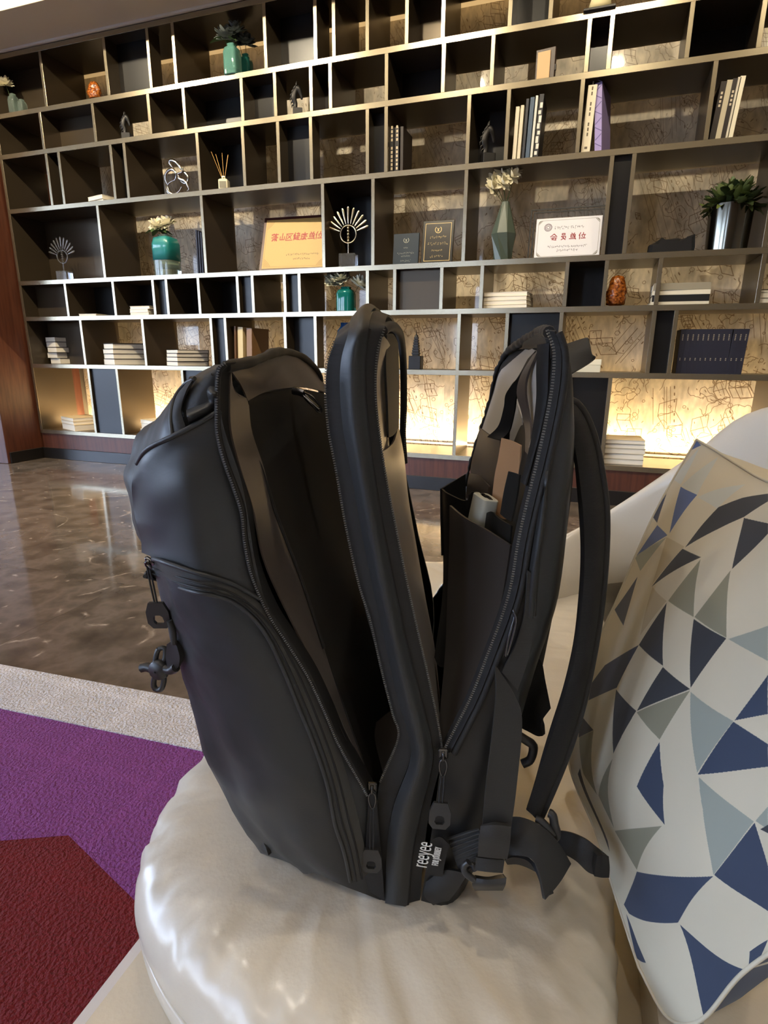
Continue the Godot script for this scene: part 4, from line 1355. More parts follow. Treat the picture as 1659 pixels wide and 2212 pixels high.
# ---------------------------------------------------------------- sofa
func sofa() -> void:
	var s := thing("sofa", "cream leather sofa with a puffy seat cushion, under the backpack", "sofa", Vector3(0, 0, -0.8))
	var o := s.position
	obj("base", box(Vector3(1.16, 0.25, 3.0), 0.035, Vector3(0.125, 0.175, 0.7)), M.leather, s)
	for x in [-0.38, 0.62]:
		for z in [-0.7, 2.1]:
			obj("foot", lathe([Vector2(0.001, 0.02), Vector2(0.022, 0.02), Vector2(0.03, 0.055), Vector2(0.001, 0.055)], 20), M.iron, s, Vector3(x, 0, z))
	# deck between the seat cushion and the back
	obj("inner_deck", box(Vector3(0.5, 0.14, 2.5), 0.03, Vector3(0.36, 0.345, 0.75)), M.leather, s)
	# seat cushion: outline in x, z
	var outline := [Vector2(-0.478, -1.0), Vector2(-0.478, -0.75), Vector2(-0.478, -0.62), Vector2(-0.474, -0.54), Vector2(-0.462, -0.475), Vector2(-0.442, -0.42), Vector2(-0.412, -0.372), Vector2(-0.365, -0.335), Vector2(-0.3, -0.303), Vector2(-0.2, -0.275), Vector2(-0.08, -0.262), Vector2(0.03, -0.275), Vector2(0.07, -0.34), Vector2(0.078, -0.5), Vector2(0.08, -0.9), Vector2(0.08, -1.25), Vector2(0.06, -1.39), Vector2(-0.02, -1.435), Vector2(-0.2, -1.44), Vector2(-0.38, -1.435), Vector2(-0.455, -1.39), Vector2(-0.478, -1.25)]
	var ring := []
	for p in outline:
		ring.append(Vector3(p.x, 0, p.y))
	ring.append(ring[0])
	var n := 220
	var rim := resample(ring, n)
	rim.pop_back()
	# spine from which the cushion swells: a segment along z
	var prof := [[0.0, 0.436], [0.2, 0.436], [0.4, 0.435], [0.6, 0.434], [0.72, 0.432], [0.8, 0.429], [0.86, 0.424], [0.905, 0.418], [0.94, 0.411], [0.965, 0.403], [0.985, 0.394], [0.997, 0.384], [1.0, 0.375], [0.997, 0.366], [0.985, 0.359], [0.975, 0.356], [0.985, 0.352], [0.995, 0.344], [0.99, 0.328], [0.97, 0.312], [0.93, 0.303], [0.7, 0.302]]
	var wr := FastNoiseLite.new()
	wr.seed = 15
	wr.frequency = 1.0
	var g := []
	for k in prof:
		var row := []
		for i in rim.size():
			var p: Vector3 = rim[i]
			var c := Vector3(-0.2, 0, clamp(p.z, -1.2, -0.5))
			var v: Vector3 = c.lerp(p, k[0])
			v.y = k[1]
			# puckers running in from the sewn edge
			var at := float(i) / rim.size() * 60.0
			var edge: float = clamp((k[0] - 0.45) / 0.5, 0.0, 1.0) * (1.0 if k[1] > 0.36 else 0.3)
			var ripple := wr.get_noise_2d(at * 1.5 + 3.0 * k[0], 3.0 * k[0]) + 0.6 * wr.get_noise_2d(at * 3.1 + 5.0 * k[0], 40.0)
			v.y += ripple * 0.0062 * edge
			v += Vector3(p.x - c.x, 0, p.z - c.z).normalized() * ripple * 0.0035 * edge
			v.y += 0.0035 * wr.get_noise_2d(v.x * 7.0 + 50.0, v.z * 7.0)
			# sinks a little under the backpack
			row.append(v - o)
		g.append(row)
	var st := start()
	var nr := skin(g, Vector2.ZERO, true)
	for k in 2:
		for i in rim.size():
			nr[k][i] = Vector3.UP
	put_grid(st, g, nr, false, true)
	obj("seat_cushion", st.commit(), M.leather, s)
	var pipe := []
	for i in rim.size():
		var p: Vector3 = rim[i]
		var c := Vector3(-0.2, 0, clamp(p.z, -1.2, -0.5))
		var v: Vector3 = c.lerp(p, 0.984)
		v.y = 0.356
		pipe.append(v - o)
	pipe.append(pipe[0])
	obj("piping", tube(pipe, 0.0032, 8), M.leather, s.get_node("seat_cushion"))
	# far arm that climbs into the back
	var foot := [Vector3(-0.06, 0.40, -1.19), Vector3(-0.03, 0.42, -1.235), Vector3(0.03, 0.43, -1.31), Vector3(0.114, 0.43, -1.405), Vector3(0.22, 0.43, -1.40), Vector3(0.36, 0.43, -1.2), Vector3(0.40, 0.43, -0.8), Vector3(0.40, 0.43, 0.0), Vector3(0.40, 0.43, 1.4)]
	var top := [on_z(1196, 1176, -1.27), on_z(1210, 1162, -1.29), on_z(1260, 1134, -1.33), on_z(1310, 1107, -1.38), on_z(1500, 983, -1.36), on_z(1659, 879, -1.22), Vector3(0.5, 0.93, -0.8), Vector3(0.5, 0.93, 0.0), Vector3(0.5, 0.93, 1.4)]
	var rows := []
	for k in 7:
		var t := k / 6.0
		var row := []
		for i in foot.size():
			var a: Vector3 = foot[i]
			var b: Vector3 = top[i]
			var away := Vector3(0.2, 0, -1.0).normalized() if i < 5 else Vector3(1, 0, -0.2).normalized()
			if i == 0:
				away = Vector3(-0.6, 0, -0.6)
			var thick := 0.09 if i < 4 else 0.16
			if i == 0: thick = 0.004
			var v: Vector3
			match k:
				0: v = a
				1: v = a.lerp(b, 0.3) - away * 0.028
				2: v = a.lerp(b, 0.68) - away * 0.026
				3: v = b
				4: v = b + away * thick - Vector3(0, 0.05, 0) * (0.3 if i == 0 else 1.0)
				5: v = a.lerp(b, 0.4) + away * (thick + (0.05 if i else 0.0))
				6: v = Vector3(a.x, 0.2 if i else a.y, a.z) + away * (thick + (0.05 if i else 0.0))
			row.append(v - o)
		rows.append(row)
	rows.reverse()
	obj("backrest", sheet(rows, 90, 40, 0.004), M.leather, s)

# ---------------------------------------------------------------- cushion with printed triangles
func pillow() -> void:
	var front := [
		[[1505, 950, -0.76], [1545, 973, -0.72], [1600, 1008, -0.66], [1659, 1040, -0.6], [1760, 1060, -0.52]],
		[[1413, 1112, -0.73], [1490, 1090, -0.66], [1580, 1100, -0.6], [1659, 1110, -0.55], [1780, 1120, -0.47]],
		[[1331, 1300, -0.68], [1420, 1290, -0.58], [1540, 1290, -0.52], [1659, 1290, -0.48], [1800, 1290, -0.42]],
		[[1250, 1480, -0.645], [1360, 1490, -0.53], [1500, 1500, -0.47], [1659, 1500, -0.43], [1820, 1500, -0.38]],
		[[1228, 1640, -0.62], [1340, 1680, -0.50], [1500, 1700, -0.44], [1659, 1700, -0.40], [1830, 1700, -0.35]],
		[[1288, 1800, -0.565], [1380, 1850, -0.47], [1510, 1880, -0.42], [1659, 1880, -0.385], [1820, 1860, -0.34]],
		[[1328, 1930, -0.505], [1405, 2000, -0.45], [1510, 2030, -0.415], [1640, 2000, -0.385], [1800, 1960, -0.35]],
		[[1380, 2090, -0.455], [1440, 2195, -0.425], [1512, 2205, -0.402], [1600, 2106, -0.39], [1720, 2020, -0.37]]]
	var rows := []
	for r in front:
		var row := []
		for q in r:
			row.append(on_z(q[0], q[1], q[2]))
		rows.append(row)
	var p := thing("throw_pillow", "cream throw pillow printed with navy, blue and grey triangles, leaning on the sofa back", "pillow", Vector3(0.2, 0.43, -0.48))
	var nu := 48
	var nv := 64
	var g := sheet_grid(rows, nu, nv)
	for v in nv + 1:
		for u in nu + 1:
			g[v][u] -= p.position
	var back := []
	var away := Vector3(0.86, 0.02, -0.5).normalized()
	for v in nv + 1:
		var row := []
		for u in nu + 1:
			var k: float = pow(max(sin(PI * u / nu) * sin(PI * v / nv), 0.0), 0.55)
			row.append(g[v][u] + away * 0.17 * k)
		back.append(row)
	var st := start()
	put_grid(st, g, skin(g), true)
	put_grid(st, back, skin(back), false)
	obj("cover", st.commit(), M.print, p)
	var seam := []
	for u in nu + 1: seam.append(g[0][u])
	for v in nv: seam.append(g[v + 1][nu])
	for u in nu: seam.append(g[nv][nu - 1 - u])
	for v in nv: seam.append(g[nv - 1 - v][0])
	obj("seam", tube(seam, 0.0016, 6), M.beige, p)
const TINT := {"n": [50, 62, 84], "c": [50, 54, 60], "b": [78, 100, 150], "o": [134, 132, 112], "g": [146, 152, 142], "l": [190, 194, 186], "t": [180, 168, 140]}
func pillow_print() -> ImageTexture:
	var im := Image.create_empty(1024, 1280, false, Image.FORMAT_RGBA8)
	im.fill(rgb(200, 192, 169))
	for item in PATTERN:
		var c: Array = TINT[item[0]]
		var poly := PackedVector2Array()
		for i in range(1, item.size(), 2):
			poly.append(Vector2(item[i] * 1.024, item[i + 1] * 1.28))
		fill_poly_on(im, poly, rgb(c[0], c[1], c[2]))
	return tex(im)
# the printed triangles: tint, then corners in thousandths of the cover
const PATTERN := [
	["b", -20, 3, -20, 26, 55, 5, -10, 0],
	["l", -8, 75, 94, 88, 53, 8],
	["l", 109, 91, 294, 121, 227, 8],
	["b", 107, 93, 294, 121, 244, 191],
	["n", 13, 104, -14, 144, 74, 162],
	["b", 88, 167, 234, 193, 10, 212],
	["l", 308, 127, 447, 146, 524, 53],
	["c", 394, 214, 418, 180, 450, 143, 546, 108, 683, 67, 691, 104, 595, 156],
	["c", 597, 158, 720, 164, 732, 184, 641, 243],
	["g", 8, 216, 20, 210, 234, 196, 124, 241],
	["n", -20, 268, -20, 208, 2, 219],
	["c", 297, 269, 383, 216, 495, 227],
	["n", 23, 299, 120, 249, 195, 327],
	["t", 276, 242, 234, 196, 388, 213, 292, 267],
	["o", 440, 292, 498, 230, 569, 316],
	["o", 572, 316, 638, 245, 691, 346],
	["c", 377, 359, 518, 389, 437, 295],
	["t", 303, 269, 432, 292, 363, 344, 336, 313],
	["c", 572, 319, 691, 347, 623, 419],
	["g", 697, 348, 796, 329, 809, 380],
	["n", 377, 359, 323, 427, 129, 453, 118, 422, 179, 392],
	["c", 519, 391, 622, 421, 455, 460],
	["c", 322, 430, 452, 460, 363, 533],
	["o", 455, 462, 623, 423, 546, 500],
	["g", 625, 425, 740, 468, 649, 548],
	["n", 740, 469, 818, 504, 817, 539, 650, 551],
	["n", 743, 467, 813, 400, 818, 458],
	["n", 546, 504, 552, 573, 526, 640, 463, 581],
	["g", 652, 555, 768, 627, 625, 721, 649, 608],
	["n", 627, 721, 769, 629, 780, 707, 759, 819],
	["g", 772, 626, 809, 603, 799, 641],
	["o", 239, 683, 515, 643, 305, 746],
	["n", 300, 750, 623, 724, 402, 829, 91, 872, 64, 863],
	["o", 216, 621, 359, 542, 243, 677],
	["o", 104, 521, 218, 503, 204, 621, 128, 590],
	["c", 97, 482, 217, 502, 98, 522],
	["c", 68, 595, 103, 581, 112, 717, 91, 743],
	["n", 407, 832, 723, 1003, 394, 997],
	["n", 700, 931, 745, 921, 781, 915, 800, 1011, 736, 1008],
	["n", 59, 881, 73, 894, 87, 922, 118, 941, 7, 979],
	["n", 800, 180, 900, 150, 860, 300],
	["o", 820, 420, 930, 400, 880, 560],
	["c", 780, 640, 900, 600, 930, 700],
	["g", 760, 800, 900, 760, 870, 900],
	["n", 900, 880, 960, 800, 990, 940]]

# ---------------------------------------------------------------- backpack
# own frame: U runs across the pack from its front pocket to its back panel, W away from the lens; O is the near lower edge on the seat
var O := Vector3.ZERO
var U := Vector3(0.961262, 0, -0.275637)
var W := Vector3(-0.275637, 0, -0.961262)
func lay(px: float, py: float, w: float) -> Vector3:
	# the spot seen at a pixel, w metres behind the pack's near side; in the pack's own coordinates
	var r := sight(px, py)
	return eye + r * ((O + w * W - eye).dot(W) / r.dot(W)) - O
func lays(list: Array) -> Array:
	return list.map(func(q): return lay(q[0], q[1], q[2]))
func seen_at(p: Vector3) -> Vector2:
	var q := cam_basis.inverse() * (p + O - eye)
	return Vector2(829.5 + F * q.x / -q.z, 1106.0 - F * q.y / -q.z)
var pinned := {}
func draped(g: Array, list: Array, off := 0.003) -> Array:
	# spots on a shell, given by the pixel where they are seen, lifted off it by a little
	if not pinned.has("at"):
		var at := []
		for row in g:
			at.append(row.map(func(p): return seen_at(p) if (p as Vector3).dot(W) < 0.11 else Vector2(-1e5, -1e5)))
		pinned = {"at": at, "n": skin(g)}
	var out := []
	for q in list:
		var want := Vector2(q[0], q[1])
		var best := INF
		var bu := 1
		var bv := 1
		for v in range(1, g.size() - 1):
			for u in range(1, g[0].size() - 1):
				var d: float = (pinned.at[v][u] as Vector2).distance_squared_to(want)
				if d < best:
					best = d
					bu = u
					bv = v
		var eu: Vector2 = (pinned.at[bv][bu + 1] - pinned.at[bv][bu - 1]) * 0.5
		var ev: Vector2 = (pinned.at[bv + 1][bu] - pinned.at[bv - 1][bu]) * 0.5
		var miss: Vector2 = want - pinned.at[bv][bu]
		var det := eu.cross(ev)
		var du := 0.0
		var dv := 0.0
		if abs(det) > 1.0 and eu.length() < 500.0:
			du = clamp(miss.cross(ev) / det, -1.5, 1.5)
			dv = clamp(eu.cross(miss) / det, -1.5, 1.5)
		var p: Vector3 = g[bv][bu] + (g[bv][bu + 1] - g[bv][bu - 1]) * 0.5 * du + (g[bv + 1][bu] - g[bv - 1][bu]) * 0.5 * dv
		out.append(p - (pinned.n[bv][bu] as Vector3) * off)
	return out
func band(called: String, a: Array, b: Array, m: Material, parent: Node, thick := 0.002, nu := 40, nv := 4, lift := 0.0) -> MeshInstance3D:
	# a ribbon between two polylines (a: its left or upper edge)
	var ra := resample(a, nu)
	var rb := resample(b, nu)
	var g := []
	for v in nv + 1:
		g.append([])
	for u in nu + 1:
		for v in nv + 1:
			var p: Vector3 = (ra[u] as Vector3).lerp(rb[u], float(v) / nv)
			g[v].append(p - W * lift * sin(PI * v / nv))
	var st := start()
	slab(st, g, thick)
	return obj(called, st.commit(), m, parent)
func upright_band(called: String, left: Array, right: Array, m: Material, parent: Node, thick := 0.002, nu := 40, nv := 4, lift := 0.0) -> MeshInstance3D:
	# the same for a ribbon that runs downwards: left edge, right edge
	return band(called, right, left, m, parent, thick, nu, nv, lift)
func teeth(path: Array, parent: Node, step := 0.0019, size := 0.001) -> void:
	var long := 0.0
	for i in path.size() - 1:
		long += (path[i] as Vector3).distance_to(path[i + 1])
	var p := resample(path, int(long / step))
	var st := start()
	for i in p.size() - 1:
		var d: Vector3 = (p[i + 1] - p[i]).normalized()
		var side := d.cross(W).normalized()
		add_box(st, p[i] - W * 0.0006, Vector3(size * 1.7, size * 0.8, size), 0.0, Basis(side, d, side.cross(d)))
	var o := obj("zipper_teeth", done(st), M.teeth, parent)
	o.set_meta("kind", "stuff")
func loop_cord(pts: Array, r: float, m: Material, called: String, parent: Node, n := 30) -> MeshInstance3D:
	return obj(called, tube(resample(pts, n), r, 7), m, parent)
func slider(parent: Node, at: Vector3, down: Vector3, cord_end: Vector3, tab_len := 0.022) -> void:
	# zipper slider with a wire loop, a cord and a moulded tab
	var o := Node3D.new()
	o.name = "zipper_slider"
	parent.add_child(o, true)
	var d := down.normalized()
	var side := d.cross(W).normalized()
	var b := Basis(side, -d, side.cross(-d))
	var st := start()
	add_box(st, at, Vector3(0.009, 0.010, 0.004), 0.0012, b)
	add_box(st, at - W * 0.003, Vector3(0.003, 0.009, 0.003), 0.0008, b)
	put_tube(st, [at - W * 0.004 - d * 0.003, at - W * 0.006, at - W * 0.004 + d * 0.004], [0.0011], 6)
	obj("slider_body", done(st), M.gunmetal, o)
	var a := at - W * 0.004 + d * 0.003
	var ring := []
	for k in 21:
		var q := TAU * k / 20
		ring.append(a + d * (0.009 - 0.009 * cos(q)) + side * 0.0042 * sin(q) * (0.75 + 0.25 * cos(q)))
	obj("wire_loop", tube(ring, 0.0009, 7), M.gunmetal, o)
	var c0 := a + d * 0.016
	var e := cord_end - W * 0.003
	for s in [-1, 1]:
		obj("cord", tube([c0 + side * 0.0012 * s, (c0 + e) * 0.5 + side * 0.0018 * s, e + side * 0.0015 * s], 0.0009, 6), M.cord, o)
	# tab: a rounded plate with a hole
	var dd := (e - c0).normalized()
	var sd := dd.cross(W).normalized()
	tab(o, e + dd * tab_len * 0.5, sd, -dd, tab_len)
func tab(o: Node, c: Vector3, right: Vector3, up: Vector3, long: float) -> void:
	var outer := PackedVector2Array([Vector2(-0.26, 0.5), Vector2(0.26, 0.5), Vector2(0.4, 0.15), Vector2(0.4, -0.3), Vector2(0.24, -0.5), Vector2(-0.24, -0.5), Vector2(-0.4, -0.3), Vector2(-0.4, 0.15)])
	var inner := [Vector2(-0.2, 0.02), Vector2(0.2, 0.02), Vector2(0.22, -0.24), Vector2(0.1, -0.36), Vector2(-0.1, -0.36), Vector2(-0.22, -0.24)]
	var tf := Transform3D(Basis(right, up, right.cross(up)), c)
	var st := start()
	# ring of quads between outer and inner outlines, front and back, with walls
	var n := outer.size()
	var inn := []
	for i in n:
		var a := outer[i].angle_to_point(Vector2(0, -0.17)) + PI
		var dir := (outer[i] - Vector2(0, -0.17)).normalized()
		inn.append(Vector2(0, -0.17) + dir * 0.2)
	for z in [-1, 1]:
		for i in n:
			var j := (i + 1) % n
			var p0 := tf * Vector3(outer[i].x * long, outer[i].y * long, z * 0.0016)
			var p1 := tf * Vector3(outer[j].x * long, outer[j].y * long, z * 0.0016)
			var q0 := tf * Vector3(inn[i].x * long, inn[i].y * long, z * 0.0016)
			var q1 := tf * Vector3(inn[j].x * long, inn[j].y * long, z * 0.0016)
			if z > 0: quad(st, p0, p1, q1, q0)
			else: quad(st, p0, q0, q1, p1)
	for i in n:
		var j := (i + 1) % n
		quad(st, tf * Vector3(outer[i].x * long, outer[i].y * long, -0.0016), tf * Vector3(outer[i].x * long, outer[i].y * long, 0.0016), tf * Vector3(outer[j].x * long, outer[j].y * long, 0.0016), tf * Vector3(outer[j].x * long, outer[j].y * long, -0.0016))
		quad(st, tf * Vector3(inn[j].x * long, inn[j].y * long, -0.0016), tf * Vector3(inn[j].x * long, inn[j].y * long, 0.0016), tf * Vector3(inn[i].x * long, inn[i].y * long, 0.0016), tf * Vector3(inn[i].x * long, inn[i].y * long, -0.0016))
	obj("pull_tab", done(st), M.plastic, o)

func pack_materials() -> void:
	var weave := Image.create_empty(64, 64, false, Image.FORMAT_RGBA8)
	for y in 64:
		for x in 64:
			var v := 0.5 + 0.25 * sin(TAU * x / 8.0) * (1.0 if (y / 4 + x / 4) % 2 else -1.0) + 0.25 * sin(TAU * y / 8.0)
			weave.set_pixel(x, y, Color(v, v, v))
	var wt := tex(weave)
	var cloth := func(c: Color, rough: float, rim: float, cm: float) -> StandardMaterial3D:
		var m := mat(c, rough)
		bumpy(m, wt, cm, 130.0)
		m.rim_enabled = true
		m.rim = rim
		m.rim_tint = 0.3
		return m
	M.nylon = cloth.call(rgb(40, 42, 43), 0.46, 0.1, 0.012)
	M.coated = cloth.call(rgb(27, 27, 26), 0.45, 0.06, 0.006)
	M.tape = cloth.call(rgb(28, 27, 26), 0.7, 0.15, 0.02)
	M.coil = cloth.call(rgb(58, 58, 56), 0.7, 0.2, 0.03)
	M.webbing = cloth.call(rgb(36, 35, 33), 0.6, 0.15, 0.03)
	M.lining = cloth.call(rgb(70, 61, 55), 0.42, 0.3, 0.01)
	M.dark_lining = cloth.call(rgb(15, 15, 15), 0.7, 0.05, 0.01)
	M.mesh_back = cloth.call(rgb(17, 16, 16), 0.85, 0.08, 0.06)
	M.pale_lining = cloth.call(rgb(178, 176, 170), 0.7, 0.5, 0.02)
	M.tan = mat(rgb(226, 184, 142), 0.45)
	M.pocket = cloth.call(rgb(58, 52, 48), 0.36, 0.3, 0.01)
	M.teeth = mat(rgb(104, 104, 102), 0.35, 0.3)
	M.gunmetal = mat(rgb(90, 90, 92), 0.25, 0.9)
	M.plastic = mat(rgb(46, 46, 46), 0.38)
	M.cord = mat(rgb(34, 34, 34), 0.7)
	M.tag = mat(rgb(16, 16, 16), 0.6)
	M.letter = mat(rgb(226, 226, 222), 0.6)

func backpack() -> void:
	pack_materials()
	O = on_y(900, 1955, 0.43)
	var b := thing("backpack", "black travel backpack standing open on the sofa seat with three compartments unzipped", "backpack", O)
	var zip_a := [[500, 784, 0], [488, 796, 0], [484, 830, 0], [483, 880, 0], [484, 930, 0], [497, 985, 0], [520, 1050, 0], [535, 1100, 0], [541, 1160, 0], [556, 1230, 0], [590, 1310, 0], [630, 1372, 0], [672, 1440, 0], [705, 1510, 0], [735, 1580, 0], [768, 1640, 0], [798, 1694, 0]]
	# ---- front compartment: a shell from the far zipper round the front to the near zipper
	var left := [[470, 788], [425, 812], [372, 862], [330, 920], [302, 990], [284, 1040], [296, 1100], [318, 1180], [348, 1290], [380, 1400], [412, 1520], [452, 1640], [500, 1745], [566, 1832], [640, 1872]]
	var right := [[492, 786], [481, 822], [478, 872], [484, 930], [499, 988], [517, 1045], [535, 1100], [545, 1180], [582, 1296], [650, 1405], [712, 1524], [768, 1640], [806, 1730], [812, 1850], [826, 1946]]
	# the front panel swells out past the side at the roll top
	var prow := {3: [318, 920], 4: [289, 986], 5: [272, 1026], 6: [285, 1072], 7: [314, 1172]}
	var rows := []
	for k in left.size():
		var l: Array = left[k]
		var r: Array = right[k]
		var t := float(k) / (left.size() - 1)
		var lw: float = lerp(0.075, 0.05, t)
		var pl := lay(l[0], l[1], lw)
		var pr := lay(r[0], r[1], 0.0)
		var span: float = (pr - pl).dot(U)
		var bulge: float = 0.016 * clamp(span / 0.12, 0.0, 1.0) * (1.0 if k > 4 else 0.6)
		var mid := func(f: float, w: float) -> Vector3:
			return lay(lerp(float(l[0]), float(r[0]), f), lerp(float(l[1]), float(r[1]), f), w)
		rows.append([pr + W * 0.28, mid.call(0.5, 0.285), mid.call(0.12, 0.262), lay(prow[k][0], prow[k][1], 0.16) if prow.has(k) else pl + W * 0.125, lay(prow[k][0] + 3, prow[k][1] + 4, 0.105) if prow.has(k) else pl + W * 0.045 + U * 0.004, pl, mid.call(0.07, 0.03), mid.call(0.2, 0.002), mid.call(0.45, -bulge), mid.call(0.75, -bulge * 0.7), pr])
	var shell := sheet_grid(rows, 64, 56)
	# folds in the cloth
	var fold := FastNoiseLite.new()
	fold.seed = 5
	fold.frequency = 1.0
	for v in shell.size():
		for u in shell[0].size():
			var p: Vector3 = shell[v][u]
			var f := fold.get_noise_3d(p.x * 16.0 + p.y * 9.0, p.y * 5.0 - p.x * 6.0, p.z * 6.0)
			var edge: float = min(1.0, (shell[0].size() - 1 - u) / 8.0)
			shell[v][u] = p - W * (f * 0.008 + 0.004 * pow(1.0 - abs(fold.get_noise_3d(p.x * 9.0 - p.y * 7.0, p.y * 3.0, 31.0)), 6.0)) * edge
	var st := start()
	slab(st, shell, 0.003)
	var sh := obj("front_shell", st.commit(), M.nylon, b)
	sh.set_meta("label", "outer shell of the front compartment")
	# wing of the roll top: a second layer whose upper edge stands off
	var wing := [
		draped(shell, [[318, 1004], [340, 972], [384, 942], [432, 911], [474, 884]], 0.008),
		draped(shell, [[303, 1040], [336, 1005], [385, 976], [440, 948], [486, 935]], 0.007),
		draped(shell, [[303, 1090], [340, 1065], [395, 1046], [455, 1035], [516, 1040]], 0.006),
		draped(shell, [[310, 1130], [345, 1125], [405, 1115], [465, 1118], [533, 1125]], 0.006),
		draped(shell, [[318, 1160], [355, 1168], [418, 1172], [485, 1190], [546, 1205]], 0.006),
		draped(shell, [[325, 1187], [362, 1202], [430, 1222], [500, 1253], [566, 1297]], 0.008)]
	obj("side_wing", sheet(wing, 48, 40, 0.003), M.nylon, b)
	obj("wing_hem", tube(resample(wing[0].map(func(p): return p), 40), 0.0022, 8), M.nylon, b.get_node("side_wing"))
	# strips of the roll top behind the wing
	obj("top_flap", sheet([
		draped(shell, [[424, 828], [442, 820], [462, 814], [476, 812]], 0.004),
		draped(shell, [[412, 858], [428, 846], [450, 840], [472, 840]], 0.005),
		draped(shell, [[410, 890], [426, 880], [447, 873], [468, 868]], 0.005),
		draped(shell, [[414, 916], [428, 907], [447, 898], [467, 889]], 0.004)], 24, 16, 0.003), M.nylon, b)
	upright_band("zipper_tape", draped(shell, [[410, 836], [390, 862], [381, 900], [380, 938]], 0.004), draped(shell, [[426, 826], [410, 850], [400, 888], [404, 920]], 0.004), M.tape, b, 0.002, 24, 4, 0.002)
	obj("flap_hem", tube(resample(draped(shell, [[379, 942], [379, 900], [388, 864], [408, 838], [430, 824]], 0.004), 30), 0.0016, 8), M.nylon, b)
	# pocket zipper band curving down the side
	var band_top := draped(shell, [[334, 1190], [360, 1203], [430, 1225], [500, 1256], [555, 1300], [600, 1352], [640, 1412], [676, 1480], [706, 1555], [736, 1640], [762, 1730], [778, 1800], [790, 1870]], 0.009)
	var band_low := draped(shell, [[338, 1238], [362, 1248], [430, 1264], [490, 1284], [535, 1320], [572, 1366], [606, 1430], [640, 1510], [672, 1590], [702, 1680], [722, 1760], [738, 1820], [752, 1884]], 0.010)
	var zb := band("pocket_zipper", band_top, band_low, M.coil, b, 0.0025, 60, 6, 0.003)
	for k in 2:
		var mid := []
		for i in band_top.size():
			mid.append((band_top[i] as Vector3).lerp(band_low[i], 0.36 + 0.3 * k) - W * 0.0035)
		obj("stitch_line", tube(resample(mid, 60), 0.0009, 6), M.dark_lining, zb)
	obj("pocket_hem", tube(resample(band_low.map(func(p): return p - W * 0.001), 60), 0.0019, 8), M.nylon, zb)
	obj("wing_hem", tube(resample(draped(shell, [[332, 1190], [360, 1201], [430, 1222], [500, 1253], [558, 1292]], 0.010), 40), 0.002, 8), M.nylon, zb)
	# near zipper of the front compartment
	var za := lays(zip_a)
	var za_out := lays(zip_a.map(func(q): return [q[0] - 13, q[1] + 3, -0.013]))
	var za_in := lays(zip_a.map(func(q): return [q[0] + 11, q[1] - 2, 0.006]))
	var ta := upright_band("zipper_tape", za_out, za.map(func(p): return p - W * 0.014), M.tape, b, 0.002, 60, 3, 0.002)
	upright_band("tape_lining", za.map(func(p): return p - W * 0.013), za_in, M.dark_lining, ta, 0.0015, 60, 2)
	teeth(za.map(func(p): return p - W * 0.0155), ta)
	obj("edge_piping", tube(resample(za_out, 60), 0.0014, 8), M.nylon, ta)
	# its inside: lining strip, mesh divider, top lining
	var rim1 := [[512, 862, 0.03], [535, 862, 0.05], [544, 930, 0.06], [570, 1010, 0.06], [600, 1120, 0.06], [650, 1250, 0.06], [700, 1400, 0.055], [755, 1550, 0.045], [800, 1686, 0.012]]
	var strip_l := [[500, 800, 0.006], [497, 850, 0.006], [500, 930, 0.006], [520, 1010, 0.006], [548, 1100, 0.006], [575, 1220, 0.006], [645, 1370, 0.006], [725, 1530, 0.006], [798, 1688, 0.004]]
	upright_band("inner_lining", lays(strip_l), lays(rim1), M.lining, b, 0.0015, 60, 6, 0.004)
	obj("mesh_divider", sheet([
		lays([[536, 862, 0.05], [580, 846, 0.10], [650, 840, 0.19], [722, 856, 0.265]]),
		lays([[544, 930, 0.06], [600, 930, 0.12], [680, 940, 0.2], [745, 960, 0.265]]),
		lays([[600, 1120, 0.06], [660, 1140, 0.12], [730, 1150, 0.2], [790, 1160, 0.265]]),
		lays([[700, 1400, 0.055], [750, 1400, 0.12], [810, 1400, 0.19], [850, 1400, 0.25]]),
		lays([[802, 1690, 0.012], [815, 1690, 0.06], [840, 1690, 0.12], [870, 1690, 0.2]])], 24, 40, 0.002), M.dark_lining, b)
	obj("divider_piping", tube(resample(lays([[548, 1010, 0.05], [560, 1000, 0.055], [600, 1120, 0.055], [650, 1250, 0.055], [700, 1400, 0.05]]), 40), 0.0016, 6), M.tape, b)
	var rip := []
	for k in 5:
		var f := k / 4.0
		var row := []
		for i in 17:
			var t := i / 16.0
			var a := spline(lays([[492, 792, 0.0], [545, 784, 0.06], [590, 766, 0.14], [640, 770, 0.22], [688, 806, 0.275], [690, 838, 0.275]]), t)
			var c := spline(lays([[536, 866, 0.05], [575, 846, 0.09], [620, 838, 0.15], [660, 836, 0.2], [700, 846, 0.25], [724, 858, 0.265]]), t)
			row.append(a.lerp(c, f) + Vector3(0, 0.0035 * sin(t * 22.0) * sin(PI * f), 0) + W * 0.006 * sin(PI * f))
		rip.append(row)
	var st2 := start()
	slab(st2, rip, 0.0015)
	obj("top_lining", st2.commit(), M.lining, b)
	var lip := resample(lays([[488, 792, 0.0], [540, 782, 0.05], [566, 773, 0.09], [592, 762, 0.14], [618, 760, 0.19], [645, 768, 0.23], [672, 788, 0.26], [690, 815, 0.275], [694, 850, 0.28], [705, 900, 0.28]]), 60)
	var lipr := []
	for i in 61: lipr.append(0.0044 + 0.0003 * sin(i * 0.9) + 0.0005 * sin(i * 0.31))
	var st3 := start()
	put_tube(st3, lip, lipr, 10)
	obj("far_zipper_edge", st3.commit(), M.tape, b)
	var inz := loop_cord(lays([[640, 846, 0.16], [655, 848, 0.16], [664, 862, 0.155], [690, 886, 0.15]]), 0.0026, M.gunmetal, "inner_zipper_pull", b)
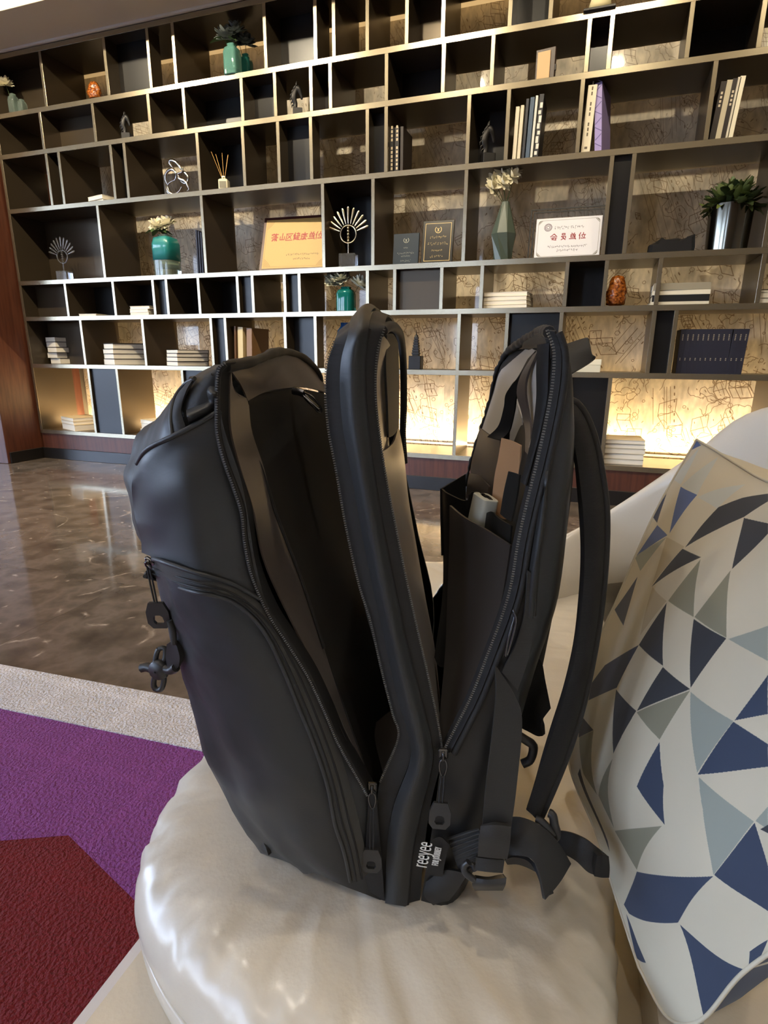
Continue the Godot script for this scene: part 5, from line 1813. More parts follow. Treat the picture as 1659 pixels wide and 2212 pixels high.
	obj("wire_loop", tube(resample(lays([[652, 846, 0.155], [676, 858, 0.15], [694, 884, 0.15], [688, 890, 0.15], [668, 868, 0.15], [650, 850, 0.155]]), 30), 0.0011, 6), M.gunmetal, inz)
	obj("slider_body", tube(resample(lays([[634, 844, 0.158], [645, 846, 0.156], [656, 850, 0.155]]), 8), 0.0042, 8), M.gunmetal, inz)
	# something grey and soft at the bottom of the main compartment
	obj("grey_lining_fold", sheet([
		lays([[812, 1560, 0.10], [850, 1535, 0.07], [866, 1580, 0.03]]),
		lays([[810, 1600, 0.10], [845, 1590, 0.06], [864, 1610, 0.02]]),
		lays([[830, 1680, 0.09], [846, 1660, 0.05], [852, 1650, 0.015]])], 12, 12, 0.002), M.lining, b)
	# ---- middle compartment: padded gusset running up the near side, over the top and down the far side
	var c0 := [[722, 738], [707, 785], [703, 850], [710, 930], [725, 1010], [748, 1140], [775, 1260], [800, 1340], [825, 1450], [848, 1540], [860, 1592], [820, 1690], [812, 1800], [812, 1945]]
	var c1 := [[752, 722], [737, 780], [735, 850], [742, 930], [757, 1010], [780, 1140], [808, 1280], [835, 1400], [857, 1500], [880, 1580], [886, 1640], [850, 1740], [836, 1830], [832, 1948]]
	var c2 := [[797, 710], [788, 765], [788, 850], [795, 930], [806, 1020], [830, 1160], [856, 1290], [880, 1400], [906, 1500], [928, 1590], [932, 1650], [908, 1750], [890, 1840], [880, 1956]]
	var c3 := [[830, 712], [815, 765], [812, 850], [820, 930], [833, 1020], [856, 1140], [878, 1250], [900, 1350], [925, 1460], [948, 1570], [956, 1628], [930, 1740], [916, 1840], [906, 1956]]
	var near := []
	for k in c0.size():
		near.append([lay(c0[k][0], c0[k][1], 0.0), lay(c1[k][0], c1[k][1], -0.003), (lay(c1[k][0], c1[k][1], -0.011) + lay(c2[k][0], c2[k][1], -0.011)) * 0.5, lay(c2[k][0], c2[k][1], -0.004), lay(c3[k][0], c3[k][1], 0.0)])
	var over := [[0.276, -0.03], [0.262, 0.004], [0.22, 0.014], [0.15, 0.017], [0.08, 0.016], [0.03, 0.011], [0.01, 0.005]]
	var split := func(lo: int, hi: int, sink: float) -> Array:
		# columns lo..hi of the gusset: far side bottom to near side bottom
		var out := []
		for k in range(near.size() - 1, -1, -3):
			var row := []
			for c in range(lo, hi + 1):
				var p: Vector3 = near[k][c]
				row.append(p + W * (0.28 - p.dot(W) * 1.0 - p.dot(W)))
			out.append(row)
		for q in over:
			var row := []
			for c in range(lo, hi + 1):
				var p: Vector3 = near[0][c]
				row.append(p + W * (q[0] + sink - p.dot(W)) + Vector3(0, q[1] - sink, 0) - Vector3(0, p.dot(W), 0) * 0.8)
			out.append(row)
		for k in near.size():
			var row := []
			for c in range(lo, hi + 1):
				row.append(near[k][c] + W * sink)
			out.append(row)
		return out
	obj("gusset_tape", sheet(split.call(0, 1, 0.001), 8, 130, 0.002), M.tape, b)
	obj("padded_gusset", sheet(split.call(1, 3, -0.0015), 14, 130, 0.003), M.nylon, b)
	var gt := obj("gusset_tape", sheet(split.call(3, 4, 0.0005), 8, 130, 0.002), M.tape, b)
	var zl := []
	var zr := []
	var groove := []
	for k in near.size():
		if k < 12: zl.append(near[k][0] - W * 0.0005)
		if k < 11: zr.append(near[k][4] - W * 0.0005)
		groove.append(near[k][3] - W * 0.0002)
	teeth(zl, gt)
	teeth(zr, gt)
	obj("seam_groove", tube(resample(groove, 60), 0.0016, 6), M.dark_lining, gt)
	# left face of the middle compartment (towards the main compartment)
	var lf := []
	for k in range(0, 14, 2):
		var p: Vector3 = near[k][0]
		var row := []
		for f in 5:
			var w := 0.004 + 0.27 * f / 4.0
			row.append(p + W * (w - p.dot(W)) + U * 0.004 * sin(PI * f / 4.0) + Vector3(0, -0.004, 0))
		row.reverse()
		lf.append(row)
	obj("divider_panel", sheet(lf, 20, 40, 0.002), M.dark_lining, b)
	# right face: a pocket of coated cloth below, an open sleeve above
	obj("laptop_pocket", sheet([
		lays([[822, 978, 0.004], [838, 968, 0.06], [852, 952, 0.12], [861, 920, 0.2]]),
		lays([[828, 1020, 0.004], [850, 1010, 0.06], [866, 1000, 0.12], [873, 985, 0.2]]),
		lays([[842, 1090, 0.004], [862, 1090, 0.06], [876, 1085, 0.13], [883, 1080, 0.21]]),
		lays([[862, 1180, 0.004], [880, 1180, 0.06], [893, 1180, 0.13], [900, 1180, 0.21]]),
		lays([[886, 1290, 0.004], [902, 1290, 0.06], [913, 1290, 0.13], [919, 1290, 0.2]]),
		lays([[918, 1430, 0.004], [930, 1430, 0.06], [938, 1430, 0.12], [942, 1420, 0.18]]),
		lays([[950, 1590, 0.004], [953, 1590, 0.04], [955, 1590, 0.08], [956, 1590, 0.12]])], 20, 40, 0.002), M.lining, b)
	obj("sleeve_wall", sheet([
		lays([[826, 722, 0.006], [840, 740, 0.06], [848, 760, 0.14]]),
		lays([[815, 800, 0.006], [826, 810, 0.08], [836, 820, 0.16]]),
		lays([[815, 870, 0.006], [828, 880, 0.08], [836, 890, 0.16]]),
		lays([[824, 985, 0.006], [834, 980, 0.08], [842, 975, 0.16]])], 12, 30, 0.0015), M.lining, b)
	obj("sleeve_flap", sheet([
		lays([[836, 722, 0.05], [850, 722, 0.1], [860, 740, 0.17]]),
		lays([[834, 790, 0.06], [848, 790, 0.12], [862, 800, 0.2]]),
		lays([[838, 880, 0.07], [850, 880, 0.13], [862, 880, 0.2]]),
		lays([[840, 945, 0.08], [850, 940, 0.13], [862, 925, 0.2]])], 14, 24, 0.002), M.dark_lining, b)
	var rim_b := resample(lays([[826, 715, 0.004], [838, 706, 0.03], [852, 707, 0.09], [864, 725, 0.16], [870, 765, 0.22], [872, 820, 0.25], [872, 880, 0.26], [870, 940, 0.27], [874, 1000, 0.275]]), 60)
	var st4 := start()
	put_tube(st4, rim_b, [0.0042], 10, 1.0)
	var rb := obj("far_zipper_edge", st4.commit(), M.tape, b)
	teeth(lays([[872, 770, 0.235], [877, 850, 0.255], [875, 920, 0.262], [874, 985, 0.27]]), rb, 0.0028, 0.0011)
	# ---- back compartment: near gusset, foam back and inner wall
	var zc := [[1183, 714], [1197, 760], [1194, 830], [1180, 910], [1160, 1000], [1140, 1080], [1120, 1170], [1105, 1260], [1085, 1330], [1055, 1410], [1020, 1500], [985, 1570], [957, 1624], [938, 1760], [908, 1956]]
	var zr2 := [[1204, 738], [1224, 800], [1232, 870], [1237, 940], [1234, 1020], [1228, 1100], [1218, 1190], [1206, 1280], [1188, 1345], [1163, 1420], [1138, 1510], [1110, 1600], [1090, 1690], [1056, 1800], [1000, 1922]]
	var gc := []
	for k in zc.size():
		var a := lay(zc[k][0], zc[k][1], 0.0)
		var d := lay(zr2[k][0], zr2[k][1], 0.035)
		var f := func(t: float, w: float) -> Vector3:
			var p: Vector3 = a.lerp(d, t)
			return p - W * (p.dot(W) - w)
		var span: float = (d - a).dot(U)
		gc.append([a, f.call(0.18, -0.002), f.call(0.45, -0.004), f.call(0.75, 0.004), d, d + W * 0.05 + U * 0.004, d + W * 0.14 + U * 0.006, d + W * 0.23])
	var back_g := sheet_grid(gc, 44, 60)
	for v in back_g.size():
		for u in back_g[0].size():
			var p: Vector3 = back_g[v][u]
			var fl := fold.get_noise_3d(p.x * 30.0, p.y * 9.0, 7.0 + p.z * 10.0)
			back_g[v][u] = p - W * fl * 0.004 * min(1.0, u / 6.0)
	var st5 := start()
	slab(st5, back_g, 0.004)
	obj("back_shell", st5.commit(), M.coated, b)
	# soft foam back with air mesh, seen past the shell edge
	obj("back_foam", sheet([
		lays([[1205, 775, 0.03], [1224, 800, 0.05], [1228, 850, 0.09]]),
		lays([[1196, 900, 0.0], [1226, 900, 0.01], [1240, 940, 0.05]]),
		lays([[1190, 1000, 0.0], [1222, 1000, 0.01], [1238, 1030, 0.05]]),
		lays([[1190, 1120, 0.0], [1214, 1120, 0.01], [1228, 1120, 0.05]]),
		lays([[1176, 1250, 0.006], [1196, 1260, 0.015], [1210, 1262, 0.05]]),
		lays([[1160, 1330, 0.01], [1180, 1336, 0.02], [1192, 1338, 0.05]])], 16, 40, 0.006), M.mesh_back, b)
	var tc := upright_band("zipper_tape", lays(zc.slice(0, 13).map(func(q): return [q[0] - 12, q[1], 0.006])), lays(zc.slice(0, 13).map(func(q): return [q[0] + 15, q[1] + 2, -0.006])), M.tape, b, 0.002, 60, 4, 0.002)
	teeth(lays(zc.slice(0, 13).map(func(q): return [q[0] - 1, q[1], -0.006])), tc, 0.0021, 0.0012)
	obj("edge_piping", tube(resample(lays(zc.slice(0, 13).map(func(q): return [q[0] + 24, q[1] + 4, -0.005])), 60), 0.0028, 8), M.tape, tc)
	# folds of side cloth on the back shell
	upright_band("side_fold", lays([[1166, 1090, -0.008], [1154, 1160, -0.008], [1142, 1240, -0.008], [1132, 1330, -0.008]]), lays([[1186, 1000, -0.004], [1180, 1120, -0.006], [1168, 1200, -0.006], [1158, 1330, -0.004]]), M.coated, b, 0.002, 30, 6, 0.006)
	upright_band("compression_strap", lays([[1140, 1232, -0.011], [1134, 1320, -0.012], [1115, 1390, -0.012], [1084, 1452, -0.012]]), lays([[1160, 1248, -0.009], [1156, 1330, -0.01], [1142, 1420, -0.011], [1118, 1492, -0.011]]), M.webbing, b, 0.0018, 30, 4)
	# inside: pale padded lining
	obj("inner_wall", sheet([
		lays([[1140, 726, 0.26], [1165, 718, 0.12], [1186, 720, 0.004]]),
		lays([[1086, 772, 0.28], [1150, 775, 0.14], [1188, 775, 0.004]]),
		lays([[1064, 850, 0.28], [1125, 855, 0.15], [1184, 850, 0.004]]),
		lays([[1034, 950, 0.28], [1100, 955, 0.15], [1164, 955, 0.004]]),
		lays([[1012, 1050, 0.28], [1078, 1060, 0.16], [1142, 1060, 0.004]]),
		lays([[985, 1200, 0.26], [1050, 1210, 0.15], [1110, 1210, 0.004]]),
		lays([[962, 1400, 0.22], [1010, 1410, 0.12], [1054, 1410, 0.004]]),
		lays([[950, 1600, 0.14], [956, 1610, 0.07], [964, 1612, 0.004]])], 20, 50, 0.003), M.dark_lining, b)
	obj("padded_lining", sheet([
		lays([[1134, 752, 0.2], [1146, 752, 0.15], [1160, 760, 0.1]]),
		lays([[1082, 800, 0.265], [1110, 805, 0.19], [1138, 800, 0.13]]),
		lays([[1066, 850, 0.262], [1090, 858, 0.19], [1110, 850, 0.14]]),
		lays([[1044, 918, 0.262], [1064, 930, 0.2], [1096, 916, 0.14]]),
		lays([[1036, 940, 0.262], [1056, 950, 0.2], [1080, 950, 0.15]])], 20, 24, 0.004), M.pale_lining, b)
	obj("padded_lining", sheet([
		lays([[1112, 860, 0.14], [1120, 880, 0.12], [1126, 900, 0.1]]),
		lays([[1104, 900, 0.14], [1118, 920, 0.12], [1132, 940, 0.1]]),
		lays([[1100, 960, 0.14], [1116, 970, 0.12], [1132, 990, 0.1]])], 12, 14, 0.004), M.pale_lining, b)
	obj("padded_lining", sheet([
		lays([[1148, 770, 0.08], [1156, 764, 0.05], [1166, 758, 0.03]]),
		lays([[1136, 810, 0.08], [1148, 810, 0.05], [1160, 800, 0.03]]),
		lays([[1136, 870, 0.08], [1150, 870, 0.05], [1160, 860, 0.03]]),
		lays([[1138, 930, 0.07], [1146, 930, 0.05], [1160, 900, 0.02]]),
		lays([[1136, 975, 0.06], [1140, 972, 0.04], [1144, 960, 0.02]])], 12, 24, 0.004), M.pale_lining, b)
	# dark strips of elastic across the lining
	upright_band("elastic_strap", lays([[1140, 775, 0.07], [1118, 815, 0.07], [1093, 850, 0.09], [1088, 880, 0.1], [1076, 920, 0.11], [1052, 944, 0.12]]), lays([[1156, 758, 0.05], [1136, 800, 0.06], [1116, 850, 0.08], [1110, 890, 0.09], [1100, 930, 0.1], [1082, 950, 0.1]]), M.dark_lining, b, 0.002, 30, 4)
	upright_band("elastic_strap", lays([[1150, 768, 0.05], [1124, 812, 0.06], [1116, 850, 0.06], [1126, 890, 0.05], [1134, 930, 0.045], [1134, 975, 0.04]]), lays([[1162, 756, 0.03], [1138, 812, 0.045], [1134, 850, 0.045], [1140, 890, 0.04], [1146, 930, 0.03], [1142, 985, 0.03]]), M.lining, b, 0.002, 30, 4)
	# gathered zip edge along the top and the far side
	var far_c := resample(lays([[1186, 718, 0.0], [1172, 716, 0.06], [1150, 726, 0.13], [1122, 742, 0.2], [1096, 760, 0.25], [1081, 785, 0.275], [1070, 812, 0.28], [1062, 850, 0.285], [1046, 905, 0.285], [1028, 960, 0.285], [1014, 1010, 0.285], [1006, 1050, 0.285]]), 90)
	var fr := []
	for i in 91: fr.append(0.0044 + 0.0006 * sin(i * 1.3) + 0.0006 * sin(i * 2.9) - (0.0022 * clamp((i - 40) / 30.0, 0.0, 1.0)))
	var st6 := start()
	put_tube(st6, far_c, fr, 10)
	obj("far_zipper_edge", st6.commit(), M.tape, b)
	obj("gathered_hem", sheet([
		lays([[1130, 740, 0.1], [1160, 722, 0.05], [1184, 718, 0.0]]),
		lays([[1128, 752, 0.1], [1160, 742, 0.05], [1190, 745, 0.0]]),
		lays([[1142, 756, 0.09], [1162, 752, 0.04], [1190, 775, 0.002]])], 24, 10, 0.003), M.tape, b)
	upright_band("gathered_hem", lays([[1160, 745, 0.02], [1158, 800, 0.016], [1158, 860, 0.014], [1150, 930, 0.012], [1138, 990, 0.01], [1124, 1040, 0.008]]), lays([[1186, 740, 0.002], [1184, 800, 0.002], [1182, 860, 0.002], [1168, 930, 0.002], [1150, 1000, 0.002], [1138, 1050, 0.002]]), M.dark_lining, b, 0.002, 40, 4, 0.003)
	# organiser pockets
	obj("organizer_pocket", sheet([
		lays([[1037, 925, 0.19], [1058, 940, 0.15], [1080, 948, 0.12]]),
		lays([[1028, 962, 0.19], [1052, 980, 0.15], [1078, 990, 0.115]]),
		lays([[1018, 1000, 0.19], [1044, 1030, 0.15], [1070, 1045, 0.115]]),
		lays([[1015, 1050, 0.19], [1040, 1080, 0.15], [1066, 1090, 0.115]])], 16, 20, 0.002), M.lining, b)
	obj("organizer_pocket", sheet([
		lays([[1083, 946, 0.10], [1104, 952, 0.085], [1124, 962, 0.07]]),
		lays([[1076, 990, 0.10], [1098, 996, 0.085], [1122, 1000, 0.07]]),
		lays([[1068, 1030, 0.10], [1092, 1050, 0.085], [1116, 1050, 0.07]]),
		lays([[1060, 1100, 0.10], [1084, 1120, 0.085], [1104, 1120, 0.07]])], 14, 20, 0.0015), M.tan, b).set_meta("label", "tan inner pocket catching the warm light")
	obj("mesh_pocket", sheet([
		lays([[1014, 1022, 0.16], [1034, 1028, 0.13], [1056, 1050, 0.1]]),
		lays([[1010, 1040, 0.16], [1030, 1050, 0.13], [1052, 1070, 0.1]]),
		lays([[1006, 1075, 0.16], [1028, 1085, 0.13], [1050, 1100, 0.1]])], 12, 10, 0.0015), M.lining, b)
	obj("organizer_pocket", sheet([
		lays([[1098, 1018, 0.03], [1112, 1022, 0.022], [1122, 1026, 0.015]]),
		lays([[1088, 1062, 0.03], [1102, 1066, 0.022], [1116, 1070, 0.012]]),
		lays([[1080, 1110, 0.03], [1092, 1120, 0.02], [1104, 1126, 0.01]])], 10, 12, 0.0015), M.coated, b)
	# two boxy pockets at the front of the organiser: rear one and front one
	obj("box_pocket", sheet([
		lays([[954, 1056, 0.17], [980, 1040, 0.19], [1006, 1024, 0.2]]),
		lays([[954, 1110, 0.165], [980, 1110, 0.18], [1006, 1100, 0.19]]),
		lays([[956, 1200, 0.15], [975, 1200, 0.16], [1000, 1200, 0.17]])], 10, 14, 0.002), M.dark_lining, b)
	obj("box_pocket", sheet([
		lays([[954, 1056, 0.17], [966, 1066, 0.13], [1006, 1082, 0.1], [1020, 1062, 0.1], [1060, 1075, 0.085]]),
		lays([[956, 1150, 0.165], [968, 1150, 0.125], [1006, 1150, 0.1], [1022, 1150, 0.1], [1062, 1150, 0.08]]),
		lays([[956, 1280, 0.15], [968, 1300, 0.11], [1000, 1300, 0.09], [1020, 1300, 0.09], [1050, 1300, 0.07]]),
		lays([[938, 1420, 0.13], [950, 1440, 0.09], [980, 1440, 0.07], [1000, 1440, 0.07], [1020, 1440, 0.05]])], 24, 24, 0.002), M.dark_lining, b)
	obj("box_pocket", sheet([
		lays([[971, 1092, 0.1], [1000, 1116, 0.07], [1046, 1142, 0.045], [1102, 1178, 0.01]]),
		lays([[970, 1180, 0.1], [1006, 1190, 0.066], [1050, 1200, 0.04], [1096, 1220, 0.01]]),
		lays([[966, 1290, 0.095], [1000, 1290, 0.06], [1040, 1300, 0.035], [1080, 1310, 0.008]]),
		lays([[962, 1400, 0.085], [990, 1410, 0.05], [1016, 1420, 0.03], [1044, 1420, 0.008]]),
		lays([[952, 1520, 0.06], [968, 1530, 0.036], [984, 1540, 0.02], [998, 1540, 0.008]]),
		lays([[946, 1600, 0.03], [952, 1610, 0.02], [956, 1612, 0.012], [960, 1612, 0.006]])], 24, 40, 0.002), M.pocket, b)
	obj("pocket_gusset", sheet([
		lays([[1046, 1110, 0.075], [1062, 1105, 0.06], [1075, 1118, 0.05], [1104, 1136, 0.02]]),
		lays([[1046, 1150, 0.07], [1060, 1155, 0.055], [1074, 1160, 0.045], [1100, 1178, 0.018]])], 12, 8, 0.0015), M.coated, b)
	# ---- outer straps
	var so := [[1212, 862, 0.05], [1240, 868, 0.05], [1264, 898, 0.05], [1284, 950, 0.045], [1298, 1020, 0.04], [1308, 1100, 0.035], [1307, 1200, 0.03], [1296, 1320, 0.025], [1278, 1430, 0.02], [1256, 1530, 0.015], [1228, 1620, 0.01], [1196, 1700, 0.006], [1166, 1768, 0.004]]
	var si := [[1202, 892, 0.03], [1222, 905, 0.03], [1236, 940, 0.028], [1246, 990, 0.025], [1254, 1050, 0.02], [1260, 1110, 0.016], [1263, 1200, 0.012], [1258, 1300, 0.008], [1246, 1400, 0.004], [1222, 1500, 0.0], [1192, 1590, -0.004], [1164, 1670, -0.006], [1138, 1742, -0.006]]
	var strap := upright_band("shoulder_strap", lays(si), lays(so), M.mesh_back, b, 0.012, 60, 8, 0.006)
	obj("strap_piping", tube(resample(lays(so), 60), 0.0038, 8), M.tape, strap)
	upright_band("shoulder_strap", lays([[1200, 1000, 0.19], [1196, 1120, 0.18], [1184, 1250, 0.17], [1168, 1360, 0.15], [1150, 1440, 0.13]]), lays([[1226, 1000, 0.2], [1218, 1140, 0.19], [1206, 1260, 0.18], [1198, 1310, 0.17], [1170, 1450, 0.14]]), M.mesh_back, b, 0.012, 40, 6, 0.004)
	obj("lower_strap", sheet([
		lays([[1150, 1410, 0.05], [1170, 1430, 0.05], [1178, 1470, 0.05], [1190, 1530, 0.04]]),
		lays([[1120, 1500, 0.05], [1140, 1500, 0.05], [1155, 1520, 0.045], [1170, 1560, 0.035]]),
		lays([[1120, 1570, 0.05], [1140, 1580, 0.045], [1160, 1590, 0.04], [1172, 1590, 0.035]])], 16, 16, 0.004), M.mesh_back, b)
	# grab handle at the top of the back
	obj("grab_handle", sheet([
		lays([[1196, 752, 0.11], [1225, 742, 0.105], [1268, 729, 0.10], [1272, 737, 0.10]]),
		lays([[1206, 778, 0.09], [1232, 766, 0.09], [1272, 752, 0.09], [1277, 758, 0.09]]),
		lays([[1222, 812, 0.075], [1245, 800, 0.08], [1274, 784, 0.085], [1281, 770, 0.085]])], 16, 10, 0.003), M.webbing, b)
	obj("handle_base", sheet([
		lays([[1200, 745, 0.02], [1208, 752, 0.05], [1214, 768, 0.09]]),
		lays([[1205, 800, 0.016], [1222, 800, 0.045], [1232, 812, 0.08]]),
		lays([[1206, 850, 0.016], [1224, 846, 0.045], [1230, 845, 0.07]])], 12, 14, 0.004), M.nylon, b)
	# side webbing hanging over the lower back, with its folded keeper and buckle
	var wl := [[1070, 1438, -0.012], [1072, 1500, -0.02], [1062, 1600, -0.026], [1050, 1700, -0.03], [1042, 1790, -0.032]]
	var wr := [[1074, 1442, -0.012], [1112, 1502, -0.016], [1128, 1560, -0.02], [1116, 1700, -0.026], [1104, 1790, -0.03]]
	upright_band("side_webbing", lays(wl), lays(wr), M.webbing, b, 0.002, 40, 4)
	obj("webbing_fold", sheet([
		lays([[1038, 1784, -0.036], [1070, 1782, -0.038], [1104, 1786, -0.036]]),
		lays([[1034, 1815, -0.040], [1070, 1815, -0.042], [1102, 1820, -0.040]]),
		lays([[1032, 1850, -0.036], [1066, 1854, -0.038], [1096, 1856, -0.036]])], 12, 8, 0.007), M.webbing, b)
	obj("webbing_fold", sheet([
		lays([[1028, 1852, -0.032], [1060, 1856, -0.034], [1090, 1858, -0.032]]),
		lays([[1026, 1880, -0.036], [1056, 1884, -0.038], [1086, 1886, -0.036]])], 12, 6, 0.006), M.webbing, b)
	var bk := obj("buckle", sheet([
		lays([[1022, 1896, -0.034], [1056, 1900, -0.037], [1094, 1896, -0.034]]),
		lays([[1020, 1912, -0.036], [1056, 1914, -0.039], [1092, 1912, -0.036]]),
		lays([[1026, 1924, -0.03], [1056, 1924, -0.033], [1086, 1924, -0.03]])], 12, 8, 0.008), M.plastic, b)
	obj("buckle_prong", tube(resample(lays([[1012, 1862, -0.03], [1002, 1872, -0.03], [1006, 1886, -0.032], [1018, 1896, -0.034], [1024, 1900, -0.034]]), 14), 0.003, 8), M.plastic, bk)
	obj("buckle_prong", tube(resample(lays([[1008, 1876, -0.026], [1020, 1868, -0.028], [1026, 1880, -0.03]]), 10), 0.0026, 8), M.plastic, bk)
	# hip belt: ribbed webbing, side tab, loops lying on the seat
	var hw := obj("hip_webbing", sheet([
		lays([[966, 1812, -0.006], [1000, 1800, -0.016], [1036, 1790, -0.024]]),
		lays([[980, 1850, -0.008], [1010, 1840, -0.018], [1040, 1830, -0.026]]),
		lays([[994, 1890, -0.008], [1014, 1880, -0.018], [1036, 1868, -0.026]])], 14, 12, 0.002), M.webbing, b)
	for k in 9:
		var f := k / 8.0
		obj("rib", tube([lay(lerp(968.0, 996.0, f), lerp(1813.0, 1887.0, f), -0.0085), lay(lerp(1036.0, 1036.0, f), lerp(1791.0, 1866.0, f), -0.0265)], 0.0009, 5), M.webbing, hw)
	obj("lower_tab", sheet([
		lays([[920, 1905, -0.002], [960, 1880, -0.01], [1010, 1888, -0.018]]),
		lays([[916, 1935, -0.004], [950, 1925, -0.012], [990, 1920, -0.016]]),
		lays([[936, 1956, -0.004], [950, 1950, -0.01], [970, 1946, -0.012]])], 14, 10, 0.003), M.coated, b)
	obj("hip_belt", sheet([
		lays([[1092, 1764, 0.0], [1130, 1766, -0.01], [1172, 1786, -0.014], [1208, 1822, -0.012], [1234, 1866, -0.004]]),
		lays([[1086, 1806, -0.014], [1124, 1808, -0.022], [1160, 1826, -0.026], [1188, 1862, -0.026], [1210, 1906, -0.02]]),
		lays([[1084, 1852, -0.018], [1116, 1848, -0.026], [1148, 1856, -0.03], [1166, 1890, -0.034], [1178, 1944, -0.036]])], 24, 14, 0.003), M.webbing, b)
	obj("hip_belt", sheet([
		lays([[1090, 1858, 0.004], [1110, 1852, -0.004], [1140, 1860, -0.012], [1160, 1890, -0.022], [1174, 1940, -0.034]]),
		lays([[1096, 1868, 0.03], [1120, 1868, 0.02], [1150, 1880, 0.01], [1180, 1900, -0.004], [1196, 1930, -0.03]])], 18, 8, 0.003), M.webbing, b)
	obj("hip_belt", sheet([
		lays([[1190, 1792, 0.03], [1230, 1798, 0.02], [1270, 1816, 0.01], [1300, 1838, 0.006], [1314, 1850, 0.01]]),
		lays([[1200, 1822, 0.02], [1236, 1830, 0.012], [1272, 1846, 0.004], [1298, 1866, 0.0], [1315, 1872, 0.008]]),
		lays([[1214, 1842, 0.012], [1244, 1860, 0.004], [1270, 1884, -0.002], [1294, 1892, -0.004], [1314, 1894, 0.004]])], 24, 12, 0.003), M.webbing, b)
	obj("strap_end", sheet([
		lays([[1290, 1848, -0.004], [1302, 1846, -0.002], [1315, 1850, 0.004]]),
		lays([[1286, 1872, -0.006], [1300, 1872, -0.004], [1317, 1874, 0.004]]),
		lays([[1284, 1893, -0.006], [1300, 1896, -0.004], [1316, 1896, 0.004]])], 10, 8, 0.006), M.tape, b)
	obj("strap_toggle", tube(resample(lays([[1186, 1756, -0.004], [1194, 1762, -0.006], [1198, 1782, -0.008], [1203, 1802, -0.006], [1196, 1812, -0.004]]), 16), 0.004, 8), M.plastic, b)
	obj("strap_toggle", tube(resample(lays([[1158, 1768, -0.008], [1170, 1774, -0.01], [1184, 1788, -0.01], [1196, 1800, -0.008]]), 12), 0.0034, 8), M.plastic, b)
	obj("strap_toggle", tube(resample(lays([[1122, 1590, 0.02], [1138, 1600, 0.018], [1152, 1612, 0.018], [1146, 1640, 0.02], [1128, 1650, 0.02]]), 16), 0.0042, 8), M.plastic, b)
	# sewn label with its two lines of lettering
	var lg := sheet_grid([
		lays([[936, 1812, -0.012], [952, 1808, -0.013], [970, 1824, -0.014]]),
		lays([[928, 1848, -0.012], [946, 1850, -0.013], [962, 1858, -0.014]]),
		lays([[920, 1886, -0.010], [938, 1892, -0.012], [956, 1894, -0.013]])], 6, 6)
	var st7 := start()
	slab(st7, lg, 0.001)
	var lab := obj("sewn_label", st7.commit(), M.tag, b)
	lab.set_meta("label", "black sewn label with white lettering")
	var write := func(text: String, px0: float, py0: float, px1: float, py1: float, tall: float, wide: float) -> void:
		var t := TextMesh.new()
		t.text = text
		var f := SystemFont.new()
		f.font_names = PackedStringArray(["Droid Sans"])
		f.font_weight = 700 if wide < 0.5 else 400
		t.font = f
		t.font_size = 32
		t.pixel_size = 0.001
		t.depth = 0.0004
		t.horizontal_alignment = HORIZONTAL_ALIGNMENT_LEFT
		t.vertical_alignment = VERTICAL_ALIGNMENT_BOTTOM
		var p0 := lay(px0, py0, -0.0155)
		var p1 := lay(px1, py1, -0.0165)
		var dx := p1 - p0
		var len0: float = t.get_aabb().size.x
		var k: float = dx.length() / max(len0, 1e-4)
		var x := dx.normalized()
		var z := -W - x * (-W).dot(x)
		z = z.normalized()
		var y := z.cross(x)
		var o := obj("lettering", t, M.letter, lab)
		o.transform = Transform3D(Basis(x * k, y * tall, z), p0 - x * k * t.get_aabb().position.x)
	write.call("reeyee", 932, 1876, 944, 1824, 0.55, 1.0)
	write.call("FOR JOURNEY", 951, 1871, 959, 1832, 0.26, 0.4)
	# ---- sliders and pulls
	slider(b, lay(804, 1700, -0.008), lay(806, 1780, -0.006) - lay(804, 1700, -0.008), lay(803, 1828, -0.012), 0.024)
	slider(b, lay(957, 1628, -0.008), lay(956, 1690, -0.008) - lay(957, 1628, -0.008), lay(952, 1728, -0.014), 0.024)
	var q3: Array = draped(shell, [[343, 1206], [346, 1250], [358, 1292], [364, 1320]], 0.008)
	slider(b, q3[0], q3[1] - q3[0], q3[2], 0.027)
	obj("slider_cord", tube(resample(lays([[1108, 1318, -0.012], [1112, 1330, -0.014], [1098, 1380, -0.016], [1092, 1418, -0.016], [1100, 1400, -0.016], [1114, 1345, -0.016], [1110, 1322, -0.014]]), 30), 0.0012, 6), M.gunmetal, b)
	obj("zipper_tape", sheet([lays([[797, 1712, -0.004], [812, 1712, -0.004]]), lays([[788, 1870, -0.007], [826, 1880, -0.007]]), lays([[796, 1925, -0.006], [830, 1945, -0.006]])], 6, 24, 0.002), M.tape, b)
	# moulded clip with four arms hanging at the front, and the ladder lock behind it
	var cl := Node3D.new()
	cl.name = "cross_clip"
	b.add_child(cl, true)
	var arm := func(list: Array, r: float) -> void:
		obj("clip_arm", tube(resample(lays(list), 16), r, 8), M.plastic, cl)
	arm.call([[343, 1402, 0.045], [356, 1400, 0.045], [356, 1424, 0.043], [342, 1440, 0.042], [334, 1444, 0.042], [338, 1414, 0.044], [343, 1402, 0.045]], 0.0026)
	arm.call([[306, 1443, 0.046], [318, 1441, 0.045], [334, 1446, 0.042]], 0.0046)
	arm.call([[334, 1446, 0.042], [348, 1442, 0.04], [368, 1448, 0.036], [380, 1442, 0.032]], 0.0044)
	arm.call([[342, 1452, 0.041], [334, 1462, 0.042], [332, 1482, 0.043], [340, 1490, 0.042], [350, 1486, 0.041], [354, 1464, 0.041], [344, 1452, 0.041]], 0.0028)
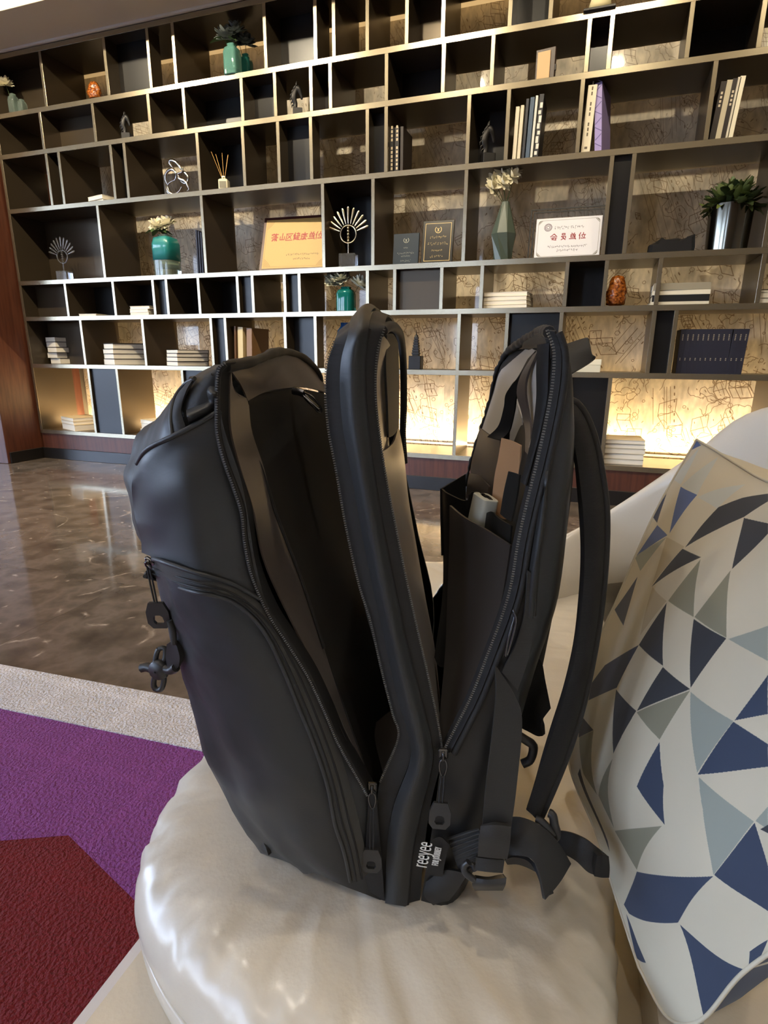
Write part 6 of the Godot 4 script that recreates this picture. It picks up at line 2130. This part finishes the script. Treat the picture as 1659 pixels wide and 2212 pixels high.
	obj("clip_hub", lathe([Vector2(0.001, -0.006), Vector2(0.009, -0.005), Vector2(0.011, 0), Vector2(0.009, 0.005), Vector2(0.001, 0.006)], 10), M.plastic, cl, lay(344, 1446, 0.041), Vector3(PI / 2, 0, 0))
	obj("ladder_lock", sheet([
		lays([[360, 1392, 0.034], [372, 1386, 0.032], [382, 1396, 0.03]]),
		lays([[358, 1420, 0.036], [374, 1416, 0.032], [388, 1420, 0.028]]),
		lays([[362, 1448, 0.036], [376, 1448, 0.032], [386, 1440, 0.03]])], 10, 10, 0.006), M.plastic, cl)
	obj("front_webbing", tube(resample(lays([[366, 1340, 0.03], [374, 1365, 0.03], [376, 1390, 0.032]]), 10), 0.003, 6), M.webbing, b)
	obj("foot_tab", sheet([lays([[565, 1812, 0.03], [574, 1830, 0.025]]), lays([[564, 1828, 0.032], [580, 1848, 0.024]])], 4, 4, 0.004), M.webbing, b)
	power_bank()

func power_bank() -> void:
	# white charger standing in the front organiser pocket
	var base := lay(1030, 1160, 0.085) + O
	var topc := lay(1050, 1072, 0.085) + O
	var o := thing("power_bank", "white power bank with three ports on its end, standing in the organiser pocket", "charger", base)
	var up := (topc - base).normalized()
	var side := (U * 0.3 - W * 0.95).normalized()
	side = (side - up * side.dot(up)).normalized()
	var out := side.cross(up)
	o.basis = Basis(side, up, out)
	var h := topc.distance_to(base) + 0.01
	var st := start()
	var g := []
	for q in [[0.0, 0.0], [1.0, 0.0], [1.0, 0.97], [0.96, 0.99], [0.88, 1.0], [0.0, 1.0]]:
		var ring := []
		for s in rounded_square(1.0, 32, 0.4):
			ring.append(Vector3(s.x * 0.0145 * q[0], (q[1] * h) - 0.01, s.y * 0.0085 * q[0]))
		g.append(ring)
	put_grid(st, g, skin(g, Vector2.ZERO, true), true, true)
	obj("case", st.commit(), mat(rgb(222, 222, 204), 0.35), o)
	for k in 3:
		obj("port", box(Vector3(0.0058 if k != 1 else 0.005, 0.0008, 0.0036), 0.0002, Vector3((k - 1) * 0.0088, h - 0.0098, 0.0)), M.iron, o)
